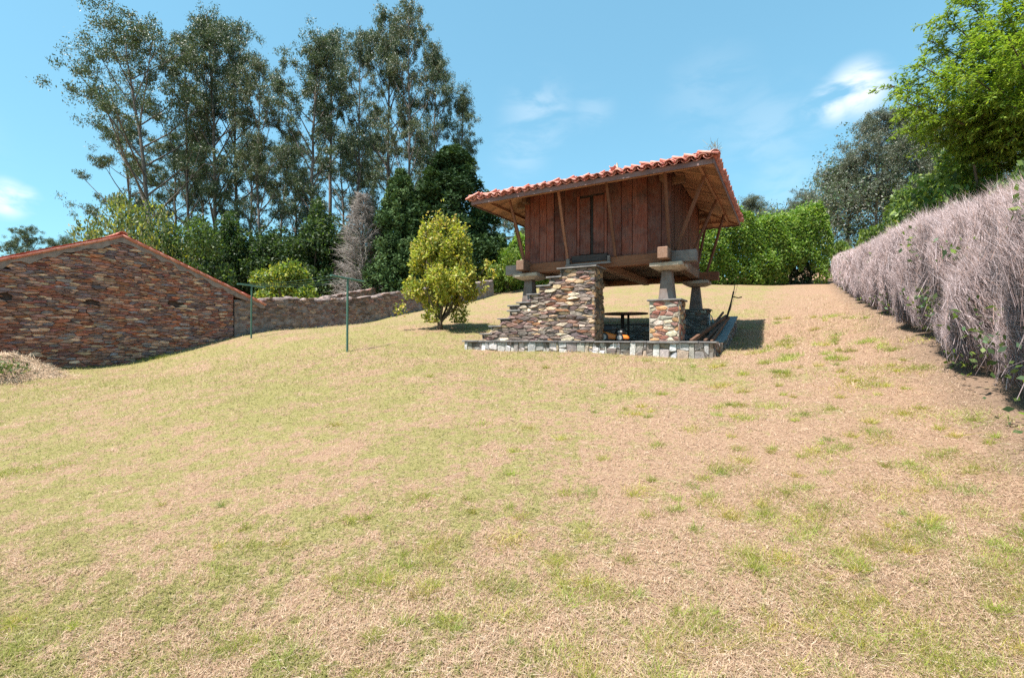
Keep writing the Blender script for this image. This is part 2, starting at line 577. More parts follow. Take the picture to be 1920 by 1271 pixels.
def ground(X, Y, cut=True):
    X = np.atleast_1d(np.asarray(X, float)); Y = np.atleast_1d(np.asarray(Y, float))
    z = ground_rel(X, Y) + bumps(X, Y)
    if cut:
        lx, ly = w2l(X, Y)
        ins = (lx > -4.75) & (lx < 0.92) & (ly > -0.86) & (ly < 4.16)
        z = np.where(ins, np.minimum(z, -0.62), z)
    return z + EYE


def gz(x, y):
    return float(ground(x, y, False)[0])


HEDGE_A, HEDGE_B = 2.0, 0.6294                          # hedge base line: X = A + B * Y


def lawn_colour(nt):
    """shared by the ground sheet and the blades: (green 0..1, soil 0..1)"""
    geo = N(nt, 'ShaderNodeNewGeometry')
    pos = geo.outputs['Position']
    sep = N(nt, 'ShaderNodeSeparateXYZ', {0: pos})
    x, y = sep.outputs[0], sep.outputs[1]
    flat = N(nt, 'ShaderNodeCombineXYZ', {0: x, 1: y, 2: 0.0}).outputs[0]
    hd = math_(nt, 'DIVIDE', math_(nt, 'SUBTRACT', x, math_(nt, 'ADD', math_(nt, 'MULTIPLY', y, HEDGE_B), HEDGE_A)), 1.18)
    n1 = noise(nt, flat, 0.42, 4, 0.6, 0.6)
    n2 = noise(nt, flat, 1.9, 5, 0.65, 0.4)
    n3 = noise(nt, flat, 8.0, 4, 0.7)
    n4 = noise(nt, flat, 4.2, 4, 0.65, 0.5)
    n5 = noise(nt, flat, 24.0, 4, 0.7, 0.3)
    terms = [math_(nt, 'MULTIPLY', n, k) for n, k in ((n1, 0.50), (n2, 0.50), (n4, 0.40), (n3, 0.45), (n5, 0.45))]
    s = terms[0]
    for t in terms[1:]: s = math_(nt, 'ADD', s, t)
    dry = math_(nt, 'MULTIPLY', ramp(nt, hd, -4.2, -1.6), 0.125)
    far = math_(nt, 'MULTIPLY', ramp(nt, y, 15.0, 24.0), 0.0)
    left = math_(nt, 'MULTIPLY', ramp(nt, x, 1.0, -5.0), 0.03)
    s = math_(nt, 'ADD', math_(nt, 'SUBTRACT', math_(nt, 'SUBTRACT', s, dry), far), left)
    green = ramp(nt, s, 1.06, 1.24)
    soil = math_(nt, 'MULTIPLY', ramp(nt, math_(nt, 'ADD', hd, math_(nt, 'MULTIPLY', n2, 1.0)), -0.25, 0.35), 1.0)
    return green, soil, flat, n2, n3


def ground_mat():
    m, nt, bs = new_mat('dry mown lawn')
    green, soil, flat, n2, n3 = lawn_colour(nt)
    f1 = noise(nt, flat, 55.0, 5, 0.75)
    f2 = noise(nt, flat, 160.0, 3, 0.7)
    straw = mixc(nt, ramp(nt, f1, 0.3, 0.7), (0.18, 0.104, 0.066), (0.335, 0.224, 0.157))
    straw = mixc(nt, ramp(nt, n3, 0.35, 0.7), straw, (0.27, 0.176, 0.116))
    grn = mixc(nt, ramp(nt, f1, 0.3, 0.7), (0.135, 0.125, 0.043), (0.28, 0.25, 0.105))
    c = mixc(nt, math_(nt, 'MULTIPLY', green, 0.88), straw, grn)
    earth = mixc(nt, ramp(nt, f1, 0.35, 0.7), (0.12, 0.08, 0.055), (0.26, 0.185, 0.135))
    c = mixc(nt, math_(nt, 'MULTIPLY', soil, 0.8), c, earth)
    c = mixc(nt, math_(nt, 'MULTIPLY', ramp(nt, f2, 0.5, 0.8), 0.35), c, (0.12, 0.085, 0.05))
    nt.links.new(c, bs.inputs['Base Color'])
    bs.inputs['Roughness'].default_value = 1.0
    bs.inputs['Specular IOR Level'].default_value = 0.0
    bump(nt, bs, math_(nt, 'ADD', f1, math_(nt, 'MULTIPLY', f2, 0.5)), 0.55, 0.02)
    return m


def blade_mat():
    m, nt, bs = new_mat('grass blade')
    green, soil, flat, n2, n3 = lawn_colour(nt)
    at = N(nt, 'ShaderNodeAttribute', attribute_name='rnd')
    r = at.outputs['Fac']
    r2 = math_(nt, 'FRACT', math_(nt, 'MULTIPLY', r, 13.7))
    g = ramp(nt, math_(nt, 'SUBTRACT', math_(nt, 'ADD', math_(nt, 'MULTIPLY', green, 1.05), 0.06), r), -0.10, 0.10)
    straw = mixc(nt, r2, (0.34, 0.215, 0.135), (0.70, 0.53, 0.38))
    grn = mixc(nt, r2, (0.18, 0.18, 0.050), (0.42, 0.38, 0.15))
    c = mixc(nt, g, straw, grn)
    nt.links.new(c, bs.inputs['Base Color'])
    bs.inputs['Roughness'].default_value = 0.8
    bs.inputs['Specular IOR Level'].default_value = 0.12
    tr = N(nt, 'ShaderNodeBsdfTranslucent')
    nt.links.new(c, tr.inputs['Color'])
    mx = N(nt, 'ShaderNodeMixShader', {0: 0.42, 1: bs.outputs[0], 2: tr.outputs[0]})
    out = [n for n in nt.nodes if n.type == 'OUTPUT_MATERIAL'][0]
    nt.links.new(mx.outputs[0], out.inputs['Surface'])
    return m


M['ground'] = ground_mat()
M['blade'] = blade_mat()


def axis(segs):
    out = []
    for a, b, n in segs: out += list(np.linspace(a, b, n, endpoint=False))
    return np.array(sorted(set(out)) + [segs[-1][1]])


xs = axis([(-900, -150, 8), (-150, -40, 20), (-40, -18, 22), (-18, -3, 46), (-3, 9, 84), (9, 28, 48), (28, 60, 18), (60, 150, 14), (150, 900, 8)])
ys = axis([(-300, -90, 5), (-90, -10, 14), (-10, 0, 20), (0, 8, 50), (8, 19, 95), (19, 38, 38), (38, 70, 20), (70, 190, 18), (190, 1200, 8)])
XX, YY = np.meshgrid(xs, ys)
ZZ = ground(XX, YY)
gv = np.stack([XX.ravel(), YY.ravel(), ZZ.ravel()], 1)
ii = np.arange(len(ys) - 1)[:, None] * len(xs) + np.arange(len(xs) - 1)[None, :]
gf = np.stack([ii, ii + 1, ii + len(xs) + 1, ii + len(xs)], -1).reshape(-1, 4)
g_ob = link('ground', fast_mesh('ground', gv, gf, smooth=True), M['ground'])
tag(g_ob, 'sloping dry lawn with tan and green patches', 'lawn', kind='structure')

# ------------------------------------------------------------------ masonry
STAIR_PAL = [(lin(138, 128, 120), 4), (lin(116, 105, 100), 4), (lin(126, 104, 100), 3), (lin(170, 150, 124), 3), (lin(152, 112, 88), 0.7), (lin(186, 174, 156), 2.4), (lin(94, 88, 86), 2), (lin(148, 120, 108), 1.8)]
PILLAR_PAL = [(lin(176, 124, 98), 3), (lin(158, 104, 88), 2), (lin(190, 174, 148), 3), (lin(180, 138, 96), 2), (lin(162, 152, 138), 2.6), (lin(148, 112, 100), 1.5)]
BARN_PAL = [(lin(148, 116, 104), 4), (lin(130, 104, 98), 4), (lin(164, 136, 118), 3), (lin(152, 102, 84), 2.4), (lin(116, 102, 104), 3), (lin(184, 160, 138), 1.6), (lin(160, 112, 88), 1.4), (lin(132, 90, 84), 1.8), (lin(136, 130, 134), 1.2)]
FWALL_PAL = [(lin(118, 103, 94), 4), (lin(98, 86, 80), 4), (lin(132, 115, 102), 3), (lin(122, 96, 84), 1.5), (lin(142, 126, 112), 1.2)]
PLAT_PAL = [(lin(178, 170, 165), 4), (lin(152, 143, 136), 3), (lin(196, 191, 188), 2.5), (lin(128, 117, 110), 2), (lin(168, 150, 130), 1)]
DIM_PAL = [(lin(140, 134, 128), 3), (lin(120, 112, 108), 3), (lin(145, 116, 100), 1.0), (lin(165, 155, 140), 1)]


def redden(pal, k): return [((c[0] * k[0], c[1] * k[1], c[2] * k[2]), w) for c, w in pal]


BARN_PAL = redden(BARN_PAL, (1.34, 1.17, 1.10))
FWALL_PAL = redden(FWALL_PAL, (1.55, 1.30, 1.28))
STAIR_PAL = redden(STAIR_PAL, (1.12, 1.02, 0.98))


def pick(pal, r):
    w = np.array([p[1] for p in pal], float)
    i = r.choice(len(pal), p=w / w.sum())
    f = r.uniform(0.62, 1.22)
    return tuple(min(0.85, c * f * r.uniform(0.95, 1.05)) for c in pal[i][0])


def clip_half(poly, nx, ny, d):
    out = []
    n = len(poly)
    for i in range(n):
        a, b = poly[i], poly[(i + 1) % n]
        da, db = a[0] * nx + a[1] * ny - d, b[0] * nx + b[1] * ny - d
        if da <= 0: out.append(a)
        if (da < 0 < db) or (db < 0 < da):
            t = da / (da - db)
            out.append((a[0] + (b[0] - a[0]) * t, a[1] + (b[1] - a[1]) * t))
    return out


def cells(w, h, row_h, length, r, k=2.2, x0=0.0, y0=0.0, keep=None):
    """irregular rubble filling [x0,x0+w] x [y0,y0+h]: Voronoi cells of unevenly spaced seeds, stretched along the courses"""
    k = max(1.05, 0.5 * (length[0] + length[1]) / (0.5 * (row_h[0] + row_h[1])) * 0.92)
    lo, hi = length[0] * 0.62, length[1] * 0.92
    m = length[1]
    area = (w + 2 * m) * (h * k + 2 * m)
    nc = int(area / (lo * lo) * 7)
    cx_ = r.uniform(x0 - m, x0 + w + m, nc); cy_ = r.uniform(y0 * k - m, (y0 + h) * k + m, nc)
    rad = lo + (hi - lo) * r.random(nc) ** 2.2
    rad = np.concatenate([np.sort(rad[: nc // 4])[::-1], rad[nc // 4:]])
    g = hi
    grid = {}
    pts = []
    for X, Y, R in zip(cx_, cy_, rad):
        i, j = int(X // g), int(Y // g)
        ok = True
        for di in (-1, 0, 1):
            for dj in (-1, 0, 1):
                for (px_, py_, pr_) in grid.get((i + di, j + dj), ()):
                    if (px_ - X) ** 2 + (py_ - Y) ** 2 < (0.5 * (R + pr_)) ** 2:
                        ok = False
                        break
                if not ok: break
            if not ok: break
        if ok:
            grid.setdefault((i, j), []).append((X, Y, R))
            pts.append((X, Y))
    A = np.array(pts)
    out = []
    for i in range(len(A)):
        if keep is not None and not keep(A[i, 0], A[i, 1] / k): continue
        d2 = ((A - A[i]) ** 2).sum(1)
        near = np.argsort(d2)[1:20]
        m = math.sqrt(d2[near[-1]])
        poly = [(A[i, 0] - m, A[i, 1] - m), (A[i, 0] + m, A[i, 1] - m), (A[i, 0] + m, A[i, 1] + m), (A[i, 0] - m, A[i, 1] + m)]
        for j in near:
            nx, ny = A[j] - A[i]
            mx, my = (A[j] + A[i]) / 2
            poly = clip_half(poly, nx, ny, nx * mx + ny * my)
            if len(poly) < 3: break
        for (nx, ny, d) in ((-1, 0, -x0), (1, 0, x0 + w), (0, -1, -y0 * k), (0, 1, (y0 + h) * k)):
            if len(poly) >= 3: poly = clip_half(poly, nx, ny, d)
        if len(poly) >= 3:
            out.append([(p[0], p[1] / k) for p in poly])
    return out


def parea(p):
    return 0.5 * abs(sum(p[i][0] * p[(i + 1) % len(p)][1] - p[(i + 1) % len(p)][0] * p[i][1] for i in range(len(p))))


def stone_geo(mb, poly, o, u, v, n, r, joint, depth, proud, colr, round_=True):
    cx = sum(p[0] for p in poly) / len(poly)
    cy_ = sum(p[1] for p in poly) / len(poly)
    w = max(p[0] for p in poly) - min(p[0] for p in poly)
    h = max(p[1] for p in poly) - min(p[1] for p in poly)
    if w < joint * 2.2 or h < joint * 2.2: return False
    q = []
    fx, fy = max(0.3, 1 - joint / w), max(0.3, 1 - joint / h)
    for p in poly:
        q.append((cx + (p[0] - cx) * fx, cy_ + (p[1] - cy_) * fy))
    # drop tiny edges
    z = [q[0]]
    for p in q[1:]:
        if math.hypot(p[0] - z[-1][0], p[1] - z[-1][1]) > 0.018: z.append(p)
    q = z
    if len(q) < 3: return False
    if round_:
        z = []
        for i in range(len(q)):
            a, b = q[i], q[(i + 1) % len(q)]
            t = r.uniform(0.03, 0.11)
            z.append((a[0] + (b[0] - a[0]) * t, a[1] + (b[1] - a[1]) * t))
            z.append((b[0] + (a[0] - b[0]) * t, b[1] + (a[1] - b[1]) * t))
        q = z
    pr = r.uniform(*proud)
    tx, ty = r.normal(0, 0.06), r.normal(0, 0.10)
    ins = r.uniform(0.82, 0.93)
    bev = min(0.012, 0.08 * min(w, h) + 0.003)
    O, U, Vv, Nn = Vector(o), Vector(u), Vector(v), Vector(n)
    P3 = lambda a, b, c: O + U * a + Vv * b + Nn * c
    ring0 = [P3(a, b, -depth) for a, b in q]
    ring1 = [P3(a, b, pr - bev + tx * (a - cx) + ty * (b - cy_)) for a, b in q]
    ring2 = [P3(cx + (a - cx) * ins, cy_ + (b - cy_) * ins, pr + tx * (a - cx) + ty * (b - cy_) + r.normal(0, 0.003)) for a, b in q]
    cen = P3(cx + r.normal(0, w * 0.06), cy_ + r.normal(0, h * 0.06), pr + r.uniform(-0.002, 0.010))
    m = len(q)
    F = []
    for i in range(m):
        j = (i + 1) % m
        F.append((i, j, m + j, m + i))
        F.append((m + i, m + j, 2 * m + j, 2 * m + i))
        F.append((2 * m + i, 2 * m + j, 3 * m))
    area2 = sum(q[i][0] * q[(i + 1) % m][1] - q[(i + 1) % m][0] * q[i][1] for i in range(m))
    if area2 < 0: F = [f[::-1] for f in F]
    mb.poly(ring0 + ring1 + ring2 + [cen], F, colr)
    return True


def lay_stones(cl, o, u, v, n, parent, mat, pal, r, joint=0.014, depth=0.05, proud=(0.0, 0.03), max_parts=300, loc=None, adjust=None, round_=True, name='stone'):
    """the largest stones as parts, the rest joined as one part"""
    cl = sorted(cl, key=parea, reverse=True)
    rest = MB()
    k = 0
    for p in cl:
        if adjust: p = adjust(p)
        if p is None or len(p) < 3 or parea(p) < 0.0006: continue
        c = pick(pal, r)
        if k < max_parts:
            mb = MB()
            if stone_geo(mb, p, o, u, v, n, r, joint, depth, proud, c, round_):
                mb.build(name, mat, parent, loc)
                k += 1
        else:
            stone_geo(rest, p, o, u, v, n, r, joint, depth, proud, c, round_)
    if rest.f:
        s = rest.build('small_stones', mat, parent, loc)
        s['kind'] = 'stuff'
    return k


PLAT_Z = -0.08                                          # platform top relative to the eye


def hroot(name, x, y, zr, label, cat, group=None):
    """an Empty in the granary's frame; parts keep granary coordinates (heights relative to the eye)"""
    X, Y = l2w(x, y)
    e = empty(name, (X, Y, EYE + zr), ROTZ, label, cat, group)
    return e, (-x, -y, -zr)


# ---- stone platform the granary stands on
r = np.random.default_rng(11)
plat, off = hroot('stone_platform', -2.0, -1.0, -0.42, 'low stone platform with slate lip cut into the lawn under the granary', 'platform')
mb = MB(); mb.box(-5.25, 1.05, -0.97, -0.68, -0.75, -0.115); mb.build('front_wall', M['mortar'], plat, off)
mb = MB(); mb.box(-4.98, 0.80, -0.70, 4.10, -0.70, -0.095); mb.build('floor', M['render_floor'], plat, off)
# upright facing stones along the front
cl = []
x = -5.24
lean0 = 0.0
while x < 1.02:
    x1 = min(x + 0.06 + 0.20 * r.random() ** 1.4, 1.04)
    lean1 = 0.0 if x1 > 1.03 else float(np.clip(r.normal(0, 0.035), -0.05, 0.05))
    zb, zt = -0.52, -0.116
    edge = lambda z, xx, ln: xx + ln * (z - zb) / (zt - zb)
    cuts = [zb, zt] if r.random() < 0.3 else [zb, r.uniform(-0.36, -0.2), zt]
    tl = r.normal(0, 0.022)
    for c0, c1 in zip(cuts[:-1], cuts[1:]):
        t0 = tl if c0 > zb else 0.0
        t1 = tl if c1 < zt else 0.0
        cl.append([(edge(c0, x, lean0), c0 - t0), (edge(c0, x1, lean1), c0 + t0), (edge(c1, x1, lean1), c1 + t1), (edge(c1, x, lean0), c1 - t1)])
    x, lean0 = x1, lean1
lay_stones(cl, (0, -0.97, 0), (1, 0, 0), (0, 0, 1), (0, -1, 0), plat, M['stone'], PLAT_PAL, r, 0.007, 0.04, (0.0, 0.03), loc=off)
cl = cells(1.6, 0.55, (0.08, 0.16), (0.12, 0.3), r, 1.8, -0.95, -0.62)
cl = [[(a, min(b, -0.12)) for a, b in p] for p in cl]
lay_stones(cl, (1.05, 0, 0), (0, 1, 0), (0, 0, 1), (1, 0, 0), plat, M['stone'], DIM_PAL, r, 0.014, 0.04, (0.0, 0.03), loc=off)
x = -5.30
while x < 1.1:
    w_ = r.uniform(0.35, 0.9)
    x1 = min(x + w_, 1.11)
    mb = MB(); mb.box(x + 0.004, x1 - 0.004, -1.03 + r.normal(0, 0.008), -0.62, -0.113 + r.normal(0, 0.003), -0.078 + r.normal(0, 0.003))
    mb.build('lip_slab', M['slate'], plat, off, bevel=0.006)
    x = x1


def ramp_z(y):
    return -0.085 if y < 0.8 else -0.085 + (y - 0.8) / 3.2 * 0.70


mb = MB()
prof = [(-0.68, -0.7), (-0.68, ramp_z(0) - 0.04), (0.8, ramp_z(0.8) - 0.04), (4.1, ramp_z(4.1) - 0.04), (4.1, -0.7)]
pts = [(0.78, y, z) for y, z in prof] + [(1.05, y, z) for y, z in prof]
mb.poly(pts, [(0, 1, 2, 3, 4), (9, 8, 7, 6, 5), (0, 5, 6, 1), (1, 6, 7, 2), (2, 7, 8, 3), (3, 8, 9, 4)])
mb.build('side_wall', M['mortar'], plat, off)
y = 0.62
while y < 4.1:
    y1 = min(y + r.uniform(0.3, 0.6), 4.14)
    mb = MB(); mb.beam((0.92, y + 0.004, ramp_z(y) - 0.017), (0.92, y1 - 0.004, ramp_z(y1) - 0.017), 0.33 + r.normal(0, 0.008), 0.035)
    mb.build('coping_slab', M['slate_skylit'], plat, off, bevel=0.005)
    y = y1
cl = cells(4.9, 1.3, (0.09, 0.16), (0.15, 0.4), r, 2.0, -0.8, -0.6)
cl2 = []
for p in cl:
    q = [(a, min(b, ramp_z(a) - 0.05)) for a, b in p]
    if parea(q) > 0.004: cl2.append(q)
cl2 = [p for p in cl2 if min(a for a, b in p) > 0.62]
lay_stones(cl2, (1.05, 0, 0), (0, 1, 0), (0, 0, 1), (1, 0, 0), plat, M['stone'], DIM_PAL, r, 0.014, 0.04, (0.0, 0.025), loc=off)
mb = MB(); mb.box(-4.98, 1.02, 4.06, 4.34, -0.7, 0.44); mb.build('rear_wall', M['mortar'], plat, off)
cl = cells(4.2, 0.52, (0.08, 0.15), (0.15, 0.42), r, 2.0, -3.4, -0.09)
lay_stones(cl, (0, 4.06, 0), (1, 0, 0), (0, 0, 1), (0, -1, 0), plat, M['stone'], DIM_PAL, r, 0.016, 0.04, (0.0, 0.03), loc=off)
x = -5.0
while x < 1.05:
    x1 = min(x + r.uniform(0.4, 0.8), 1.08)
    mb = MB(); mb.box(x + 0.004, x1 - 0.004, 4.0, 4.4, 0.44, 0.47 + r.normal(0, 0.004)); mb.build('coping_slab', M['slate'], plat, off, bevel=0.006)
    x = x1

# ---- staircase
r = np.random.default_rng(12)
SX0, SX1, SY0, SY1, STOP = -4.74, -1.54, -0.90, -0.27, 1.70
stair, off = hroot('stone_staircase', -3.1, -0.6, PLAT_Z, 'freestanding rubble stone staircase rising to the granary door', 'staircase')
NS = 9
land = -2.45
edges = [SX0 + (land - SX0) * i / (NS - 1) for i in range(NS)]
zst = [PLAT_Z + (STOP - PLAT_Z) * (i + 1) / NS for i in range(NS)]


def stair_top(x):
    z = PLAT_Z
    for e, t in zip(edges, zst):
        if x >= e - 1e-6: z = t
    return z


mb = MB()
for i in range(NS):
    xa = edges[i] + 0.02
    xb = edges[i + 1] + 0.02 if i < NS - 1 else SX1 - 0.02
    mb.box(xa, xb, SY0 + 0.03, SY1 - 0.03, PLAT_Z, zst[i] - 0.035 - 0.002 * i)
mb.build('core', M['mortar'], stair, off)
cl = cells(SX1 - SX0, STOP - PLAT_Z, (0.045, 0.135), (0.11, 0.54), r, 1.9, SX0, PLAT_Z, keep=lambda x, z: z < stair_top(x) - 0.02)


def adj_stair(p):
    cx_ = sum(a for a, b in p) / len(p)
    t = stair_top(cx_) - 0.037
    q = [(a, min(b, t, stair_top(a + 0.001) - 0.037 if stair_top(a) < t else t)) for a, b in p]
    return q


lay_stones(cl, (0, SY0 + 0.03, 0), (1, 0, 0), (0, 0, 1), (0, -1, 0), stair, M['stone'], STAIR_PAL, r, 0.010, 0.05, (0.005, 0.045), loc=off, adjust=adj_stair)
cl = cells(SY1 - SY0, STOP - PLAT_Z - 0.04, (0.09, 0.2), (0.14, 0.36), r, 1.8, SY0, PLAT_Z)
lay_stones(cl, (SX1 - 0.02, 0, 0), (0, 1, 0), (0, 0, 1), (1, 0, 0), stair, M['stone'], [(lin(150, 124, 96), 3), (lin(128, 108, 88), 3), (lin(165, 130, 96), 2), (lin(110, 96, 84), 2)], r, 0.014, 0.05, (0.0, 0.045), loc=off)
for i in range(NS):
    zlo = zst[i - 1] if i else PLAT_Z
    cl = cells(SY1 - SY0, zst[i] - zlo - 0.04, (0.07, 0.12), (0.15, 0.3), r, 1.8, SY0, zlo + 0.004)
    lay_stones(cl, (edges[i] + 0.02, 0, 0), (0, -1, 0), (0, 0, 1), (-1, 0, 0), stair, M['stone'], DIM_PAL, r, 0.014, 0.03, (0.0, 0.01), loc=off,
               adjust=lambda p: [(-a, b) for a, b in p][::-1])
for i in range(NS):
    xb = edges[i + 1] + 0.06 if i < NS - 1 else SX1 + 0.05
    mb = MB(); mb.box(edges[i] - 0.05 + r.normal(0, 0.008), xb, SY0 - 0.035 + r.normal(0, 0.01), SY1 + 0.03, zst[i] - 0.036, zst[i] + r.normal(0, 0.003))
    mb.build('tread', M['slate'], stair, off, bevel=0.006)

# ---- four stone pillars under the legs
r = np.random.default_rng(13)
PIL = [(-0.07, -0.07, 'front right', 'rusty and cream stone pillar at the front right under the granary', PILLAR_PAL, 'mortar_light'),
       (-3.83, -0.07, 'front left', 'stone pillar half hidden behind the staircase under the granary', STAIR_PAL, 'mortar'),
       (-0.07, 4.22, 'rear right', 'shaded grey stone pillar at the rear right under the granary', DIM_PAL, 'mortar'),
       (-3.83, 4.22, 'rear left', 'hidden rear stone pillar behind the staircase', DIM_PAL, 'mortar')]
PTOP = 0.88
for (cx_, cy_, _w, lab, pal, mo) in PIL:
    e, off = hroot('stone_pillar', cx_, cy_, PLAT_Z, lab, 'pillar', 'stone pillars under the granary')
    h = 0.33
    mb = MB(); mb.box(cx_ - h, cx_ + h, cy_ - h, cy_ + h, PLAT_Z - 0.02, PTOP - 0.04); mb.build('core', M[mo], e, off)
    for (o, u, n) in (((cx_ - h, cy_ - h, 0), (1, 0, 0), (0, -1, 0)), ((cx_ + h, cy_ - h, 0), (0, 1, 0), (1, 0, 0))):
        cl = cells(2 * h, PTOP - 0.04 - PLAT_Z, (0.08, 0.15), (0.14, 0.4), r, 1.9, 0, PLAT_Z)
        lay_stones(cl, o, u, (0, 0, 1), n, e, M['stone'], pal, r, 0.02, 0.04, (0.006, 0.03), loc=off)
    mb = MB(); mb.box(cx_ - h - 0.05, cx_ + h + 0.06, cy_ - h - 0.05, cy_ + h + 0.05, PTOP - 0.04, PTOP); mb.build('cap_slab', M['slate'], e, off, bevel=0.008)

# ------------------------------------------------------------------ the granary
r = np.random.default_rng(14)
gran, goff = hroot('raised_granary', -1.95, 2.05, PTOP, 'reddish wooden granary on four legs with a tiled pyramid roof', 'granary')
LX, WY = -3.9, 4.1
for (cx_, cy_) in ((-0.10, 0.10), (-3.80, 0.10), (-0.10, 4.16), (-3.80, 4.16)):
    mb = MB(); mb.frustum(cx_, cy_, PTOP, 1.585, 0.178, 0.112)
    lg = mb.build('leg', M['post'], gran, goff, bevel=0.012)
    mb = MB()
    mb.frustum(cx_ + 0.03, cy_, 1.585, 1.655, 0.22, 0.37)
    mb.frustum(cx_ + 0.03, cy_, 1.653, 1.742, 0.372, 0.365)
    mb.build('capstone', M['capstone'], gran, goff, bevel=0.01)
# base beams (halved over each other at the corners)
for (ya, yb) in ((-0.11, 0.13), (3.98, 4.22)):
    mb = MB(); mb.box(-4.46, 0.57, ya, yb, 1.744, 2.005)
    o = mb.build('base_beam', M['beam_x'], gran, goff, bevel=0.015)
for (xa, xb) in ((-0.205, 0.024), (-3.92, -3.69)):
    mb = MB(); mb.box(xa, xb, -0.47, 4.50, 1.80, 2.065)
    mb.build('base_beam', M['beam_y'], gran, goff, bevel=0.015)
# grey weathered beam ends sleeve-free: the projecting ends are separate timbers butted on
for (xa, xb) in ((0.026, 0.572), (-4.462, -3.922)):
    mb = MB(); mb.box(xa, xb, -0.114, 0.134, 1.741, 2.008)
    mb.build('beam_end', M['beam_grey'], gran, goff, bevel=0.012)
# floor
for i in range(12):
    ya = 0.14 + i * 0.32
    mb = MB(); mb.box(-3.68, -0.21, ya + 0.006, ya + 0.312, 1.90 + r.normal(0, 0.003), 1.94)
    mb.build('floor_board', M['dark_wood'], gran, goff)
mb = MB(); mb.beam((-1.62, -0.02, 1.80), (-1.62, 4.1, 1.80), 0.19, 0.19); mb.build('floor_beam', M['beam_y'], gran, goff, bevel=0.012)
mb = MB(); mb.beam((-2.9, 0.14, 1.83), (-2.9, 4.0, 1.83), 0.13, 0.13); mb.build('floor_beam', M['dark_wood'], gran, goff, bevel=0.01)


def front_x(px):
    rx = (px - 960) / FPX
    # GX + a*VY = rx*(GY - a*VX)
    return (rx * GY - GX) / (VY + rx * VX)


WT = 3.93
fw = empty('front_wall', (0, 0, 0)); fw.parent = gran; fw.location = goff
bounds = [985, 994.5, 1013, 1026, 1040, 1059, 1082]
zl = 2.008


def plank(parent, x0, x1, z0, z1, ya, yb, mat=None, nm='plank'):
    mb = MB()
    d = r.normal(0, 0.006)
    mb.box(x0 + 0.006, x1 - 0.006, ya + d, yb + d, z0 + r.normal(0, 0.006), z1)
    return mb.build(nm, mat or M['plank'], parent, None, bevel=0.006)


for a, b in zip(bounds[:-1], bounds[1:]):
    plank(fw, front_x(a), front_x(b), zl, WT, -0.03, 0.015)
bounds = [1139, 1165.5, 1186, 1215, 1240.5, 1258.5]
for a, b in zip(bounds[:-1], bounds[1:]):
    plank(fw, front_x(a), front_x(b), zl, WT, -0.03, 0.015)
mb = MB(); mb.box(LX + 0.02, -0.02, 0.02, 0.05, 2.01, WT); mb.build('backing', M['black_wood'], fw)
# door in the front wall
door = empty('door', (0, 0, 0), 0); door.parent = gran; door.location = goff
dl, dr = front_x(1088), front_x(1133.5)
dm = front_x(1107.5)
plank(door, front_x(1082), dl, 2.06, 3.64, -0.036, 0.015, M['plank'], 'frame')
plank(door, dr, front_x(1139), 2.06, 3.64, -0.034, 0.015, M['plank'], 'frame')
plank(door, dl, dm, 2.12, 3.58, -0.024, 0.012, M['plank'], 'panel')
plank(door, front_x(1112.5), dr, 2.12, 3.60, -0.024, 0.012, M['plank'], 'panel')
plank(door, dm, front_x(1112.5), 2.12, 3.6, -0.006, 0.012, M['black_wood'], 'gap_shade_strip')  # black strip standing in for the shade in the gap between the boards
mb = MB(); mb.box(front_x(1082), front_x(1139), -0.05, 0.015, 3.645, WT); mb.build('lintel', M['plank'], door)
mb = MB(); mb.box(front_x(1075), front_x(1141), -0.125, 0.0, 1.925, 2.10); mb.build('threshold', M['black_wood'], door, bevel=0.01)
mb = MB(); mb.box(front_x(1066), front_x(1149.5), -0.23, -0.115, 1.83, 1.875); mb.build('door_step', M['beam_grey'], door, bevel=0.006)
for a, b in ((1067, 1073), (1143, 1148)):
    mb = MB(); mb.box(front_x(a), front_x(b), -0.19, -0.118, 1.878, 2.03); mb.build('bracket', M['beam_grey'], door, bevel=0.006)

def side_wall(xa, sgn, nm):
    w = empty(nm, (0, 0, 0)); w.parent = gran; w.location = goff
    y = 0.02
    while y < WY - 0.02:
        y1 = min(y + r.uniform(0.22, 0.42), WY)
        if WY - y1 < 0.12: y1 = WY
        mb = MB(); d = r.normal(0, 0.006)
        x0, x1 = (xa - 0.03, xa + 0.015)
        mb.box(x0 + d, x1 + d, y + 0.005, y1 - 0.005, 2.07, WT)
        mb.build('plank', M['plank_side'], w, None, bevel=0.006)
        y = y1
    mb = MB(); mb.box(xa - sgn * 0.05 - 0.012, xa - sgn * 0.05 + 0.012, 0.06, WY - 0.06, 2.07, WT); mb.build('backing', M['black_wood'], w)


side_wall(-0.012, 1, 'right_wall')
side_wall(LX + 0.012, -1, 'left_wall')
bw = empty('back_wall', (0, 0, 0)); bw.parent = gran; bw.location = goff
x = LX + 0.03
while x < -0.04:
    x1 = min(x + r.uniform(0.28, 0.42), -0.03)
    plank(bw, x, x1, 2.012, WT, WY - 0.02, WY + 0.03)
    x = x1
# top plates whose ends stick out under the eaves
for ya in (0.06, WY - 0.2):
    mb = MB(); mb.box(LX - 0.28, 0.30, ya, ya + 0.13, 3.62, 3.78); mb.build('top_plate', M['dark_wood'], gran, goff, bevel=0.008)
for xa in (LX + 0.06, -0.2):
    mb = MB(); mb.box(xa, xa + 0.13, -0.30, WY + 0.28, 3.64, 3.80); mb.build('top_plate', M['dark_wood'], gran, goff, bevel=0.008)

# ---- roof
CXR, CYR, HX, HY = LX / 2, WY / 2, 3.02, 3.12           # centre, half sizes at the eaves
PITCH = 0.355
ZF = 3.545                                              # bottom of the fascia
roof = empty('roof', (0, 0, 0)); roof.parent = gran; roof.location = goff


